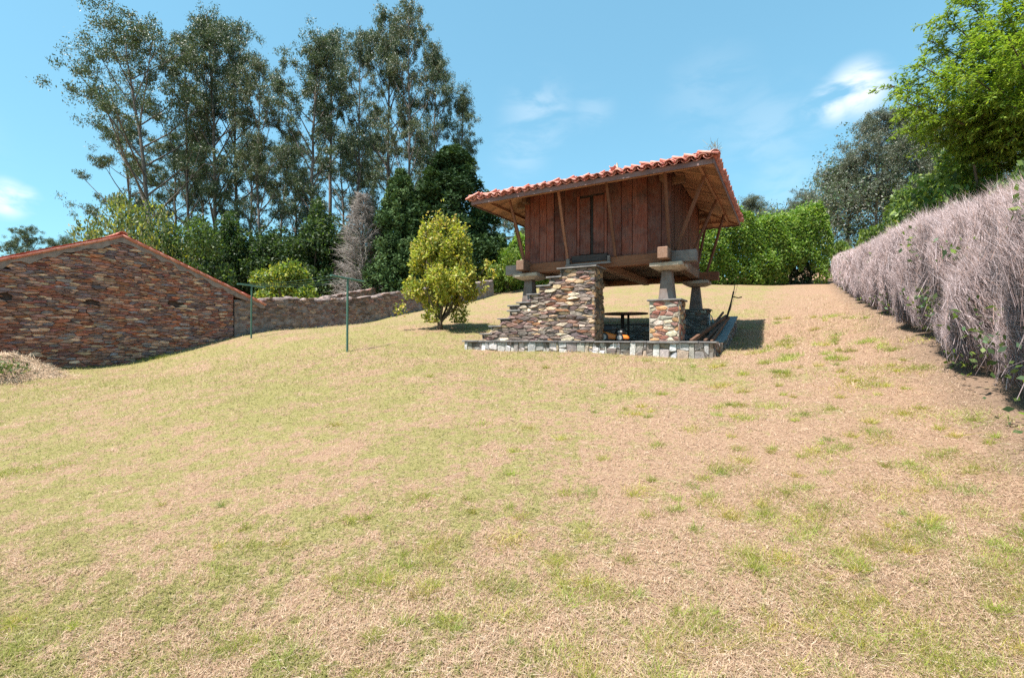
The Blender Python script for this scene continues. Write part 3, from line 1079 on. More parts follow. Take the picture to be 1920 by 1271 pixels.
def soff_z(d):                                          # height of the soffit at distance d inside the eave
    return ZF + 0.03 + PITCH * d


sides = [((CXR, CYR - HY), (1, 0), (0, 1), HX, HY), ((CXR + HX, CYR), (0, 1), (-1, 0), HY, HX),
         ((CXR, CYR + HY), (-1, 0), (0, -1), HX, HY), ((CXR - HX, CYR), (0, -1), (1, 0), HY, HX)]
for si, ((ex, ey), (ax, ay), (ix, iy), half, depth) in enumerate(sides):
    def R3(a, d, z): return (ex + ax * a + ix * d, ey + ay * a + iy * d, z)
    # soffit boards run from the wall to the eave
    a = -half + 0.02
    inner = 1.06
    while a < half - 0.02:
        b = min(a + r.uniform(0.125, 0.175), half - 0.02)
        lim = lambda t: min(inner, (half - abs(t)) * depth / half + 0.0)
        d0 = 0.025
        la, lb = lim(a + 0.002), lim(b - 0.002)
        if max(la, lb) > 0.06:
            mb = MB()
            zo = r.normal(0, 0.0025)
            q = [R3(a + 0.003, d0, soff_z(d0) + zo), R3(b - 0.003, d0, soff_z(d0) + zo), R3(b - 0.003, max(lb, d0 + 0.01), soff_z(max(lb, d0 + 0.01)) + zo), R3(a + 0.003, max(la, d0 + 0.01), soff_z(max(la, d0 + 0.01)) + zo)]
            up = [(p[0], p[1], p[2] + 0.018) for p in q]
            mb.poly(q + up, [(0, 3, 2, 1), (4, 5, 6, 7), (0, 1, 5, 4), (1, 2, 6, 5), (2, 3, 7, 6), (3, 0, 4, 7)])
            mb.build('soffit_board', M['soffit'], roof)
        a = b
    # fascia, purlin under the boards
    ins_ = 0.0
    mb = MB()
    e_ = half - (0.003 if si % 2 else 0.03)
    mb.beam(R3(-e_, 0.012, ZF + 0.055), R3(e_, 0.012, ZF + 0.055), 0.028, 0.112 - 0.004 * (si % 2))
    mb.build('fascia', M['fascia'], roof, bevel=0.005)
    zp = soff_z(0.33) - 0.034
    e_ = half - 0.33
    mb = MB(); mb.beam(R3(-e_, 0.33, zp), R3(e_, 0.33, zp), 0.055, 0.065); mb.build('purlin', M['soffit'], roof, bevel=0.005)
    # hip rafter from the wall corner
    cx0 = R3(half - 0.10, 0.10, soff_z(0.10) - 0.03)
    cx1 = R3(half - 1.06, 1.06 * depth / half, soff_z(1.06) - 0.03)
    mb = MB(); mb.beam(cx0, cx1, 0.05, 0.055); mb.build('hip_rafter', M['soffit'], roof, bevel=0.004)
# deck under the tiles
mb = MB()
zb_, zt_ = ZF + 0.075, ZF + 0.075 + PITCH * HX
mb.poly([(CXR - HX + .02, CYR - HY + .02, zb_), (CXR + HX - .02, CYR - HY + .02, zb_), (CXR + HX - .02, CYR + HY - .02, zb_), (CXR - HX + .02, CYR + HY - .02, zb_), (CXR, CYR, zt_)],
        [(0, 1, 4), (1, 2, 4), (2, 3, 4), (3, 0, 4)])
mb.build('roof_deck', M['dark_wood'], roof)


def barrel(L=0.42, r0=0.098, r1=0.080, seg=6, th=0.013, flip=False):
    mb = MB()
    V = []
    for (y, rr) in ((0.0, r0), (L, r1)):
        for t in (0, th):
            for k in range(seg + 1):
                a = math.pi * k / seg
                q = rr - t
                V.append((math.cos(a) * q, y, math.sin(a) * q * 0.80 * (-1 if flip else 1) + (0.07 if flip else 0)))
    s = seg + 1
    F = []
    for k in range(seg):
        F += [(k, k + 1, 2 * s + k + 1, 2 * s + k), (s + k + 1, s + k, 3 * s + k, 3 * s + k + 1), (k + 1, k, s + k, s + k + 1), (2 * s + k, 2 * s + k + 1, 3 * s + k + 1, 3 * s + k)]
    F += [(0, 2 * s, 3 * s, s), (seg, s + seg, 3 * s + seg, 2 * s + seg)]
    mb.poly(V, F)
    return mb


cov, cha = barrel(), barrel(0.42, 0.092, 0.092, flip=True)
cov_me, cha_me = cov.mesh('cover_tile', True), cha.mesh('channel_tile', True)
rest = MB()
SP = 0.224
tile_n = 0
for si, ((ex, ey), (ax, ay), (ix, iy), half, depth) in enumerate(sides):
    pit = PITCH * HX / depth
    sl = Vector((ix, iy, pit)).normalized()
    ev = Vector((ax, ay, 0))
    nn = ev.cross(sl)
    Rm = Matrix((ev, sl, nn)).transposed().to_4x4()
    ncol = int(2 * half / SP)
    slant = math.hypot(depth, depth * pit)
    for ci in range(-1, ncol + 1):
        for kind in (0, 1):
            a = -half + (2 * half - ncol * SP) / 2 + SP * (ci + 0.5 + (0.5 if kind else 0))
            if abs(a) > half + 0.02: continue
            for k in range(12):
                s = -0.07 + k * 0.335 + (0.02 if kind else 0)
                if abs(a) > half * (1 - max(s, 0) / slant) + 0.03: break
                base = Vector((ex, ey, ZF + 0.125)) + ev * (a + r.normal(0, 0.006)) + sl * (s + r.normal(0, 0.012)) + nn * (0.032 if kind == 0 else -0.012)
                Mx = Matrix.Translation(base) @ Rm @ Matrix.Rotation(-0.035 if kind == 0 else -0.02, 4, 'X') @ Matrix.Rotation(r.normal(0, 0.03), 4, 'Y') @ Matrix.Rotation(r.normal(0, 0.025), 4, 'Z')
                part = (k == 0) or (k <= 1 and si in (0, 1))
                if part and tile_n < 300:
                    o = link('tile', cov_me if kind == 0 else cha_me, M['tile'], roof)
                    o.matrix_basis = Mx
                    tile_n += 1
                else:
                    src = cov if kind == 0 else cha
                    rest.poly([Mx @ Vector(p) for p in src.v], src.f)
o = rest.build('upper_tiles', M['tile'], roof, smooth=True); o['kind'] = 'stuff'
# hip ridge tiles
hipt = barrel(0.40, 0.125, 0.105)
hip_me = hipt.mesh('ridge_tile', True)
apex = Vector((CXR, CYR, ZF + 0.20 + PITCH * HX))
for (sx, sy) in ((-1, -1), (1, -1), (1, 1), (-1, 1)):
    c0 = Vector((CXR + sx * (HX + 0.03), CYR + sy * (HY + 0.03), ZF + 0.165))
    d = (apex - c0); Lh = d.length; d.normalize()
    e1 = d.cross(Vector((0, 0, 1))).normalized()
    nn = e1.cross(d)
    Rm = Matrix((e1, d, nn)).transposed().to_4x4()
    k = 0
    while k * 0.33 < Lh - 0.2:
        o = link('ridge_tile', hip_me, M['tile'], roof)
        o.matrix_basis = Matrix.Translation(c0 + d * (k * 0.33) + nn * 0.0) @ Rm @ Matrix.Rotation(-0.04, 4, 'X')
        k += 1
mb = MB(); mb.frustum(CXR, CYR, apex.z - 0.10, apex.z + 0.06, 0.13, 0.06); mb.frustum(CXR, CYR, apex.z + 0.058, apex.z + 0.30, 0.055, 0.012)
mb.build('finial', M['capstone'], roof, bevel=0.004)
# clump of dry grass on the front right roof corner
mb = MB()
cpt = Vector((CXR + HX, CYR - HY, ZF + 0.26))
for i in range(46):
    dv = Vector((r.normal(0.3, 0.6), r.normal(-0.1, 0.6), abs(r.normal(0.5, 0.5)))).normalized()
    p0 = cpt + Vector(r.normal(0, 0.05, 3))
    mb.tube([p0, p0 + dv * 0.07, p0 + dv * r.uniform(0.11, 0.2) + Vector((0, 0, -0.02))], [0.004, 0.003, 0.0015], 3, c=(0.30, 0.26, 0.17))
mb.build('grass_tuft', M['twig'], roof)

# ---- struts that carry the eaves
def strut(a, b, w=0.075):
    mb = MB()
    m_ = (Vector(a) + Vector(b)) / 2 + Vector(r.normal(0, 0.012, 3))
    mb.tube([a, m_, b], [w * 0.52, w * 0.56, w * 0.5], 5)
    mb.build('strut', M['strut'], gran, goff, bevel=0.0)


def on_front(px, c):
    rx = (px - 960) / FPX
    ox, oy = GX + c * VX, GY + c * VY
    return (rx * oy - ox) / (VY + rx * VX)


zs_ = soff_z(0.33) - 0.05
for (pt, pb) in ((1047, 1065), (1137, 1154), (1247, 1255)):
    strut((on_front(pt, -0.74), -0.74, zs_), (on_front(pb, -0.12), -0.12, 2.0))
strut((on_front(957, -0.60), -0.66, zs_ + .02), (-3.84, -0.10, 2.0))
strut((LX - 0.72, 0.55, zs_), (LX - 0.03, 0.04, 2.03))
strut((LX - 0.72, 2.2, zs_), (LX - 0.04, 2.2, 2.05))
strut((LX - 0.72, 3.7, zs_), (LX - 0.04, 4.0, 2.05))
strut((0.74, -0.10, zs_), (0.04, 0.22, 2.0), 0.085)
strut((0.74, 2.05, zs_), (0.05, 2.05, 2.04))
strut((0.74, 3.75, zs_), (0.22, 4.05, 1.98))
strut((0.10, WY + 0.72, zs_), (-0.1, WY + 0.1, 2.0))
strut((-1.3, WY + 0.74, zs_), (-1.3, WY + 0.1, 2.0))
strut((-2.9, WY + 0.74, zs_), (-2.9, WY + 0.1, 2.0))

# ------------------------------------------------------------------ things on the platform
def at_floor(px, py_unused, Y):
    return (px - 960) / FPX * Y, Y


tx, ty = at_floor(1172, 0, 12.75)
tb = empty('round_table', (tx, ty, EYE + PLAT_Z), 0, 'round dark table under the granary', 'table')
mb = MB(); mb.disc(0, 0, 0.705, 0.745, 0.61, 40); mb.build('table_top', M['dark_wood'], tb, bevel=0.012)
for dx in (-0.07, 0.09):
    mb = MB(); mb.tube([(dx, 0, 0.0), (dx, 0, 0.706)], [0.05, 0.05] if dx < 0 else [0.032, 0.032], 10); mb.build('leg', M['iron'], tb, smooth=False)
mb = MB(); mb.disc(0, 0, -0.012, 0.02, 0.28, 24); mb.build('foot', M['iron'], tb)

# lawn mower: only its orange deck, wheels and grass bag show behind the stairs
mx_, my_ = at_floor(1156, 0, 11.75)
lm = empty('lawn_mower', (mx_, my_, EYE + PLAT_Z - 0.012), math.radians(-8), 'orange lawn mower parked under the round table', 'lawn mower')
mb = MB()
mb.poly([(-0.36, -0.22, 0.06), (0.30, -0.22, 0.05), (0.34, 0.22, 0.05), (-0.36, 0.22, 0.06), (-0.36, -0.20, 0.26), (-0.06, -0.19, 0.17), (0.27, -0.19, 0.15), (0.30, 0.19, 0.15), (-0.06, 0.19, 0.17), (-0.36, 0.20, 0.26)],
        [(3, 2, 1, 0), (0, 1, 6, 5, 4), (1, 2, 7, 6), (2, 3, 9, 8, 7), (3, 0, 4, 9), (4, 5, 8, 9), (5, 6, 7, 8)])
mb.build('deck', M['orange'], lm, bevel=0.03)
for (wx, wr) in ((0.05, 0.095), (-0.33, 0.11)):
    for wy in (-0.26, 0.215):
        mb = MB(); mb.disc(wx, wr, wy, wy + 0.045, wr, 20, 'y'); w_ob = mb.build('wheel', M['black_plastic'], lm, bevel=0.008)
        mb = MB(); mb.disc(wx, wr, wy - 0.006, wy + 0.051, wr * 0.6, 16, 'y'); mb.build('hub', M['grey_plastic'], w_ob)
mb = MB(); mb.disc(0.08, 0.0, 0.165, 0.24, 0.13, 18); mb.disc(0.08, 0.0, 0.238, 0.30, 0.10, 18); mb.build('engine', M['black_plastic'], lm, bevel=0.01)
mb = MB(); mb.box(0.02, 0.13, -0.13, -0.06, 0.21, 0.26); mb.build('filter_cover', M['grey_plastic'], lm, bevel=0.01)
mb = MB(); mb.frustum(-0.24, 0.0, 0.26, 0.40, (0.15, 0.19), (0.11, 0.14)); mb.build('grass_bag', M['black_plastic'], lm, bevel=0.03)
mb = MB()
for wy in (-0.17, 0.17): mb.tube([(-0.28, wy, 0.22), (-0.42, wy, 0.44)], 0.012, 6)
mb.tube([(-0.42, -0.17, 0.44), (-0.42, 0.17, 0.44)], 0.012, 6)
mb.build('handle', M['iron'], lm)

# old timbers and tools leaning at the right side of the platform


def leaner(name, p0, p1, w, h, mat, label, cat, tube=False):
    """p0 / p1: (px, py, distance) of the lower and the upper end"""
    a = Vector(P(*p0)) + Vector((0, 0, EYE)); b = Vector(P(*p1)) + Vector((0, 0, EYE))
    mb = MB()
    if tube: mb.tube([Vector((0, 0, 0)), (b - a) / 2 + Vector((0.004, 0.006, 0)), b - a], [w, w * 0.95, w * 0.85], 8)
    else: mb.beam(Vector((0, 0, 0)), b - a, w, h)
    o = mb.build(name, M[mat], None, a, bevel=0.0 if tube else 0.008)
    return tag(o, label, cat)


leaner('timber', (1296, 640, 10.6), (1362, 593, 13.2), 0.075, 0.095, 'dark_wood', 'long dark timber leaning lowest across the shaded stone pillar', 'timber')
leaner('timber', (1322, 640, 10.9), (1366, 596, 13.3), 0.07, 0.085, 'dark_wood', 'dark timber second in the leaning pile beside the slate coping', 'timber')
leaner('timber', (1312, 640, 11.2), (1356, 586, 13.4), 0.05, 0.06, 'dark_wood', 'thin dark timber whose end sticks up behind the leaning pile', 'timber')
leaner('timber', (1334, 641, 10.9), (1359, 605, 12.6), 0.06, 0.07, 'dark_wood', 'short dark timber closest to the slate coping', 'timber')
leaner('garden_pole', (1345, 632, 11.6), (1334, 592, 13.6), 0.017, 0, 'teal_metal', 'thin blue green pole crossing behind the leaning timbers', 'pole', True)
leaner('garden_pole', (1331, 628, 11.8), (1330, 590, 13.7), 0.013, 0, 'grey_plastic', 'thin pale pole upright beside the shaded stone pillar', 'pole', True)
a = Vector(P(1362, 598, 13.0)) + Vector((0, 0, EYE))
sc = empty('scythe_handle', a, 0, 'tall thin dark tool leaning up above the timbers with a short side grip', 'tool')
bq = lambda px, py, Y: Vector(P(px, py, Y)) + Vector((0, 0, EYE)) - a
mb = MB(); mb.tube([(0, 0, 0), bq(1369, 575, 13.1), bq(1375.5, 547, 13.2)], [0.030, 0.027, 0.024], 8); mb.build('shaft', M['iron'], sc)
mb = MB(); mb.tube([bq(1375.5, 549, 13.2), bq(1378, 533, 13.25)], [0.012, 0.008], 6); mb.build('tip', M['iron'], sc)
mb = MB(); mb.tube([bq(1373.5, 556, 13.19), bq(1384, 558.5, 13.1), bq(1391, 557, 13.05)], [0.016, 0.015, 0.02], 8); mb.build('grip', M['iron'], sc)
mb = MB(); mb.tube([bq(1369, 584, 13.1), bq(1383, 535, 13.25)], 0.004, 5); mb.build('wire', M['iron'], sc)

# ------------------------------------------------------------------ the barn
r = np.random.default_rng(15)
ANG = math.atan2(WD[1], WD[0])
bz = EYE - 1.1
bx_, by_ = wallpt(-3.5)
barn = empty('stone_barn', (bx_, by_, bz), ANG, 'stone barn with a broad gable end and red tiled verge', 'barn')
# local frame: x along the gable towards the field wall, y into the barn (away from the camera), z up; gable centre at x = 0
RIDGE = 3.49 + EYE - bz - 0.10
GP = 0.42
HALF = 4.75


def gab(x): return RIDGE - GP * abs(x)


def gbase(x):
    X, Y = wallpt(-3.5 + x)
    return gz(X, Y) - bz


mb = MB()
xr = 3.5
pts2 = [(-HALF, -1.2), (xr, -1.2), (xr, gab(xr) - 0.12), (0, gab(0) - 0.12), (-HALF, gab(HALF) - 0.12)]
mb.poly([(a, 0.10, b) for a, b in pts2] + [(a, 0.45, b) for a, b in pts2], [(0, 1, 2, 3, 4), (9, 8, 7, 6, 5)] + [(i, i + 5, (i + 1) % 5 + 5, (i + 1) % 5) for i in range(5)])
mb.build('gable_core', M['mortar_dark'], barn)
cl = cells(HALF + xr, RIDGE + 0.7, (0.045, 0.13), (0.12, 0.52), r, 2.3, -HALF, -0.5, keep=lambda x, z: z < gab(x) - 0.06 and z > gbase(x) - 0.25)
holes = []
for (px, py) in ((121, 470), (181, 567), (332, 571), (2, 555), (0, 499)):
    rx = (px - 960) / FPX
    s = (rx * WC[1] - WC[0]) / (WD[0] - rx * WD[1])
    Yd = WC[1] + WD[1] * s
    holes.append((s + 3.5, (633 - py) / FPX * Yd + EYE - bz))
cl2 = []
for p in cl:
    cx_ = sum(a for a, b in p) / len(p); cz_ = sum(b for a, b in p) / len(p)
    if any(abs(cx_ - hx) < 0.15 and abs(cz_ - hz) < 0.085 for hx, hz in holes): continue
    for (nx, nz, d) in ((GP, 1, RIDGE - 0.13), (-GP, 1, RIDGE - 0.13)):
        if len(p) >= 3: p = clip_half(p, nx, nz, d)
    if len(p) >= 3: cl2.append(p)
vis = [p for p in cl2 if sum(a for a, b in p) / len(p) > -2.95]
hid = [p for p in cl2 if sum(a for a, b in p) / len(p) <= -2.95]
lay_stones(vis, (0, 0, 0), (1, 0, 0), (0, 0, 1), (0, -1, 0), barn, M['stone_barn'], BARN_PAL, r, 0.008, 0.12, (-0.02, 0.04), max_parts=300)
rest = MB()
for p in hid: stone_geo(rest, p, (0, 0, 0), (1, 0, 0), (0, 0, 1), (0, -1, 0), r, 0.012, 0.12, (-0.02, 0.045), pick(BARN_PAL, r))
o = rest.build('outer_stones', M['stone_barn'], barn); o['kind'] = 'stuff'
# side walls of the barn
mb = MB(); mb.box(-HALF, -HALF + 0.45, 0.46, 12, -1.2, gab(HALF) - 0.14); mb.build('side_wall', M['stone_wall'], barn)
mb = MB(); mb.box(xr - 0.02, xr + 0.43, 0.46, 12, -1.2, gab(xr + 0.43) - 0.16); mb.build('side_wall', M['render'], barn)
# roof slopes with rolls of tile, verge mortar and verge tiles
broof = empty('roof', (0, 0, 0)); broof.parent = barn
for sg in (-1, 1):
    nx_ = 44
    V, F = [], []
    Ls = HALF
    ncol = 56
    ysr = np.linspace(-0.02, 12, ncol * 4 + 1)
    for iy, yv in enumerate(ysr):
        w_ = 0.05 * math.cos(2 * math.pi * yv / 0.215)
        for ix in range(7):
            xx = ix / 6 * Ls
            V.append((sg * xx, yv, RIDGE - GP * xx + 0.02 + w_))
    for iy in range(len(ysr) - 1):
        for ix in range(6):
            q = iy * 7 + ix
            F.append((q, q + 1, q + 8, q + 7))
    me = fast_mesh('roof_slope', V, F, smooth=True)
    link('tiled_slope', me, M['tile'], broof)
    # mortar strip under the verge
    mb = MB()
    L_ = Ls
    A0, A1 = Vector((sg * 0.0, -0.045, RIDGE - 0.115)), Vector((sg * L_, -0.045, RIDGE - GP * L_ - 0.115))
    nseg = 26
    top, bot = [], []
    for i in range(nseg + 1):
        t = i / nseg
        p = A0.lerp(A1, t)
        wd = r.uniform(0.06, 0.17) if i % 3 else r.uniform(0.12, 0.22)
        top.append((p.x, p.y, p.z + 0.075)); bot.append((p.x, p.y, p.z + 0.02 - wd))
    for i in range(nseg):
        mb.poly([top[i], top[i + 1], bot[i + 1], bot[i], (top[i][0], 0.12, top[i][2]), (top[i + 1][0], 0.12, top[i + 1][2]), (bot[i + 1][0], 0.12, bot[i + 1][2]), (bot[i][0], 0.12, bot[i][2])],
                [(0, 1, 2, 3), (4, 7, 6, 5), (0, 4, 5, 1), (3, 2, 6, 7)])
    mb.build('verge_mortar', M['verge'], broof)
    d = Vector((sg * 1.0, 0, -GP)).normalized()
    k = 0
    vt = barrel(0.43, 0.10, 0.085)
    vme = vt.mesh('verge_tile', True)
    e1 = Vector((0, -sg, 0)); up = -d
    nn = e1.cross(up)
    Rm = Matrix((e1, up, nn)).transposed().to_4x4()
    while k * 0.34 < L_ * 1.08 - 0.3:
        o = link('verge_tile', vme, M['tile'], broof)
        o.matrix_basis = Matrix.Translation(Vector((0, -0.03, RIDGE + 0.0)) + d * (k * 0.34 + 0.42)) @ Rm @ Matrix.Rotation(-0.02 + r.normal(0, 0.012), 4, 'X') @ Matrix.Rotation(r.normal(0, 0.02), 4, 'Z')
        k += 1
for k in range(34):
    o = link('ridge_tile', hip_me, M['tile'], broof)
    o.matrix_basis = Matrix.Translation((0, -0.06 + k * 0.345, RIDGE + 0.035)) @ Matrix.Rotation(0.02, 4, 'X')

# ------------------------------------------------------------------ field wall and the lower wall behind it
def field_wall(name, p0, p1, h0, h1, label, seed, n_parts, thick=0.5, prof=None, stones_to=10.0, base=None):
    r = np.random.default_rng(seed)
    p0, p1 = Vector((*p0, 0)), Vector((*p1, 0))
    d = (p1 - p0); L = d.length; d.normalize()
    zb = gz(p0.x, p0.y)
    e = empty(name, (p0.x, p0.y, zb), math.atan2(d.y, d.x), label, 'wall')
    nseg = int(L / 0.16)
    X = np.linspace(0, L, nseg + 1)
    gx, gy = p0.x + d.x * X, p0.y + d.y * X
    gzz = ground(gx, gy, False) - zb
    ht = np.array([h0 + (h1 - h0) * t + (prof(t) if prof else 0) for t in X / L])
    top = gzz + ht + 0.02 * np.sin(X * 2.3 + seed) + 0.012 * np.sin(X * 6.1) + r.normal(0, 0.008, len(X))
    # cross-section rings: front foot, front shoulder, rounded top, back
    V, F = [], []
    nz = 14
    for i in range(nseg + 1):
        ring = []
        zb0 = gzz[i] - 0.4
        for k in range(nz):
            t = k / (nz - 1)
            z = zb0 + (top[i] - 0.10 - zb0) * t
            ring.append((X[i], 0.0 + 0.05 * t + r.normal(0, 0.012), z))
        ring += [(X[i], 0.10 + r.normal(0, 0.01), top[i] - 0.03 + r.normal(0, 0.012)), (X[i], thick * 0.5, top[i] + r.normal(0, 0.012)), (X[i], thick - 0.08, top[i] - 0.04), (X[i], thick, top[i] - 0.2), (X[i], thick + 0.03, zb0)]
        V += ring
    m_ = nz + 5
    for i in range(nseg):
        for k in range(m_ - 1):
            q = i * m_ + k
            F.append((q, q + m_, q + m_ + 1, q + 1))
    me = bpy.data.meshes.new('body')
    F2 = F + [tuple(range(m_)), tuple(range(nseg * m_, nseg * m_ + m_))[::-1]]
    me.from_pydata(V, [], F2); me.update()
    link('body', me, M['render'], e)
    tf = lambda x: float(np.interp(x, X, top)); gf_ = lambda x: float(np.interp(x, X, gzz))
    LL = min(L, stones_to)
    zlo, zhi = float(gzz.min()) - 0.2, float(top.max())
    cl = cells(LL, zhi - zlo, (0.09, 0.17), (0.16, 0.5), r, 2.1, 0.0, zlo, keep=lambda x, z: gf_(x) - 0.15 < z < tf(x) - 0.10)
    cl = [p for p in cl if r.random() < 0.78]
    lay_stones(cl, (0, 0.03, 0), (1, 0, 0), (0, 0, 1), (0, -1, 0), e, M['stone_wall'], FWALL_PAL, r, 0.022, 0.07, (-0.005, 0.035), max_parts=n_parts,
               adjust=lambda p: [(a, min(b, tf(a) - 0.09)) for a, b in p])
    # flat coping stones laid along the top
    x = 0.05
    while x < L - 0.2:
        w_ = r.uniform(0.22, 0.6)
        if r.random() < 0.55:
            mb = MB()
            z = tf(x + w_ / 2) - 0.035
            pl = [(x + r.uniform(0, .03), -0.03 + r.normal(0, .02)), (x + w_ * r.uniform(.4, .6), -0.05 + r.normal(0, .02)), (x + w_, -0.02 + r.normal(0, .02)), (x + w_ - r.uniform(0, .05), 0.30 + r.normal(0, .04)), (x + r.uniform(0, .05), 0.32 + r.normal(0, .04))]
            sl_ = (tf(x + w_) - tf(x)) / w_
            lo = [(a, b, z + sl_ * (a - x - w_ / 2) - 0.05) for a, b in pl]; hi = [(a, b, z + sl_ * (a - x - w_ / 2) + r.uniform(0.0, 0.02)) for a, b in pl]
            c = pick(FWALL_PAL, r)
            mb.poly(lo + hi, [(4, 3, 2, 1, 0), (5, 6, 7, 8, 9)] + [(i, (i + 1) % 5, (i + 1) % 5 + 5, i + 5) for i in range(5)], tuple(min(1, v * 1.25) for v in c))
            mb.build('coping_stone', M['stone_wall'], e)
        x += w_
    return e


field_wall('field_wall', wallpt(0.06), wallpt(17.5), 1.46, 1.16, 'long rough stone field wall running uphill from the barn', 21, 230, stones_to=13.0)
p_a, p_b = P(560, 600, 27.0), P(770, 575, 37.0)
field_wall('field_wall', (p_a[0], p_a[1]), (p_b[0], p_b[1]), 1.2, 1.55, 'second stone wall behind the field wall with a lane between', 22, 60, stones_to=11.0, prof=lambda t: 0.15 * math.sin(t * 2.6))

# ------------------------------------------------------------------ clothes line posts
def tpost(px, py, Y, arm, ang, H, label):
    x, y, z = P(px, py, Y)
    zg = gz(x, y)
    e = empty('clothes_line_post', (x, y, zg), ang, label, 'post', 'clothes line posts on the lawn')
    mb = MB(); mb.tube([(0, 0, -0.1), (0.008, 0.0, H * 0.5), (0.02, 0, H)], 0.030, 10); mb.build('pole', M['green_paint'], e, smooth=False)
    mb = MB(); mb.tube([(-arm * 0.5 + 0.02, 0, H + 0.02), (arm * 0.5 + 0.02, 0, H - 0.01)], 0.028, 10); mb.build('crossbar', M['green_paint'], e)
    hooks = []
    for k in range(4):
        t = -0.46 + k * 0.92 / 3
        mb = MB(); mb.tube([(arm * t + 0.02, 0, H + 0.02), (arm * t + 0.02, 0, H + 0.055)], 0.006, 6); mb.build('hook', M['iron'], e)
        hooks.append(Vector((x, y, zg)) + Matrix.Rotation(ang, 3, 'Z') @ Vector((arm * t + 0.02, 0, H + 0.05)))
    return hooks


h1 = tpost(651, 660, 12.6, 1.2, math.radians(66), 1.96, 'nearer green clothes line post with crossbar on the lawn')
h2 = tpost(471, 633, 17.6, 1.15, math.radians(66), 1.96, 'farther green clothes line post in front of the barn corner')
for k in range(4):
    a, b = h1[k], h2[k]
    pts = []
    for i in range(13):
        t = i / 12
        p = a.lerp(b, t)
        p.z -= 0.10 * 4 * t * (1 - t)
        pts.append(p - a)
    mb = MB(); mb.tube(pts, 0.0022, 5)
    o = mb.build('clothes_line', M['wire'], None, a)
    tag(o, ['nearest to the granary of four thin washing lines between the posts', 'second thin washing line counted from the granary side', 'third thin washing line counted from the granary side', 'nearest to the barn of four thin washing lines between the posts'][k], 'wire', 'washing lines between the two posts')

# ------------------------------------------------------------------ vegetation helpers
def leaf_mesh(name, C, size, aspect, cols, r, droop=0.0, up=0.0, out=None, outw=0.0):
    """one rhombic leaf per centre C; long axis tends down (droop) or up"""
    n = len(C)
    d = r.normal(0, 1, (n, 3))
    d[:, 2] += -droop + up
    if out is not None: d += out * outw
    d /= np.linalg.norm(d, axis=1, keepdims=True) + 1e-9
    s = np.cross(d, r.normal(0, 1, (n, 3)))
    s /= np.linalg.norm(s, axis=1, keepdims=True) + 1e-9
    L = (size * r.uniform(0.6, 1.35, n))[:, None]
    W = L * aspect
    nrm = np.cross(d, s)
    V = np.empty((n, 4, 3))
    V[:, 0] = C - d * L * 0.5
    V[:, 1] = C + s * W * 0.5 + nrm * W * 0.12
    V[:, 2] = C + d * L * 0.5
    V[:, 3] = C - s * W * 0.5 + nrm * W * 0.12
    F = np.arange(n * 4).reshape(n, 4)
    return fast_mesh(name, V.reshape(-1, 3), F, cols)


def leaf_cols(n, pal, r, var=0.25):
    pal = np.array(pal)
    i = r.integers(0, len(pal), n)
    c = pal[i] * r.uniform(1 - var, 1 + var, (n, 1)) * r.uniform(0.93, 1.07, (n, 3))
    return np.clip(c, 0, 0.9)


EUC_PAL = [(0.055, 0.085, 0.036), (0.072, 0.108, 0.045), (0.042, 0.068, 0.034), (0.10, 0.128, 0.062), (0.09, 0.11, 0.044), (0.15, 0.155, 0.10)]
EUC_GREY = [(0.095, 0.115, 0.075), (0.12, 0.14, 0.095), (0.075, 0.095, 0.06), (0.15, 0.16, 0.115), (0.17, 0.165, 0.12)]
EUC_WARM = EUC_PAL + [(0.15, 0.13, 0.07), (0.12, 0.13, 0.05)]


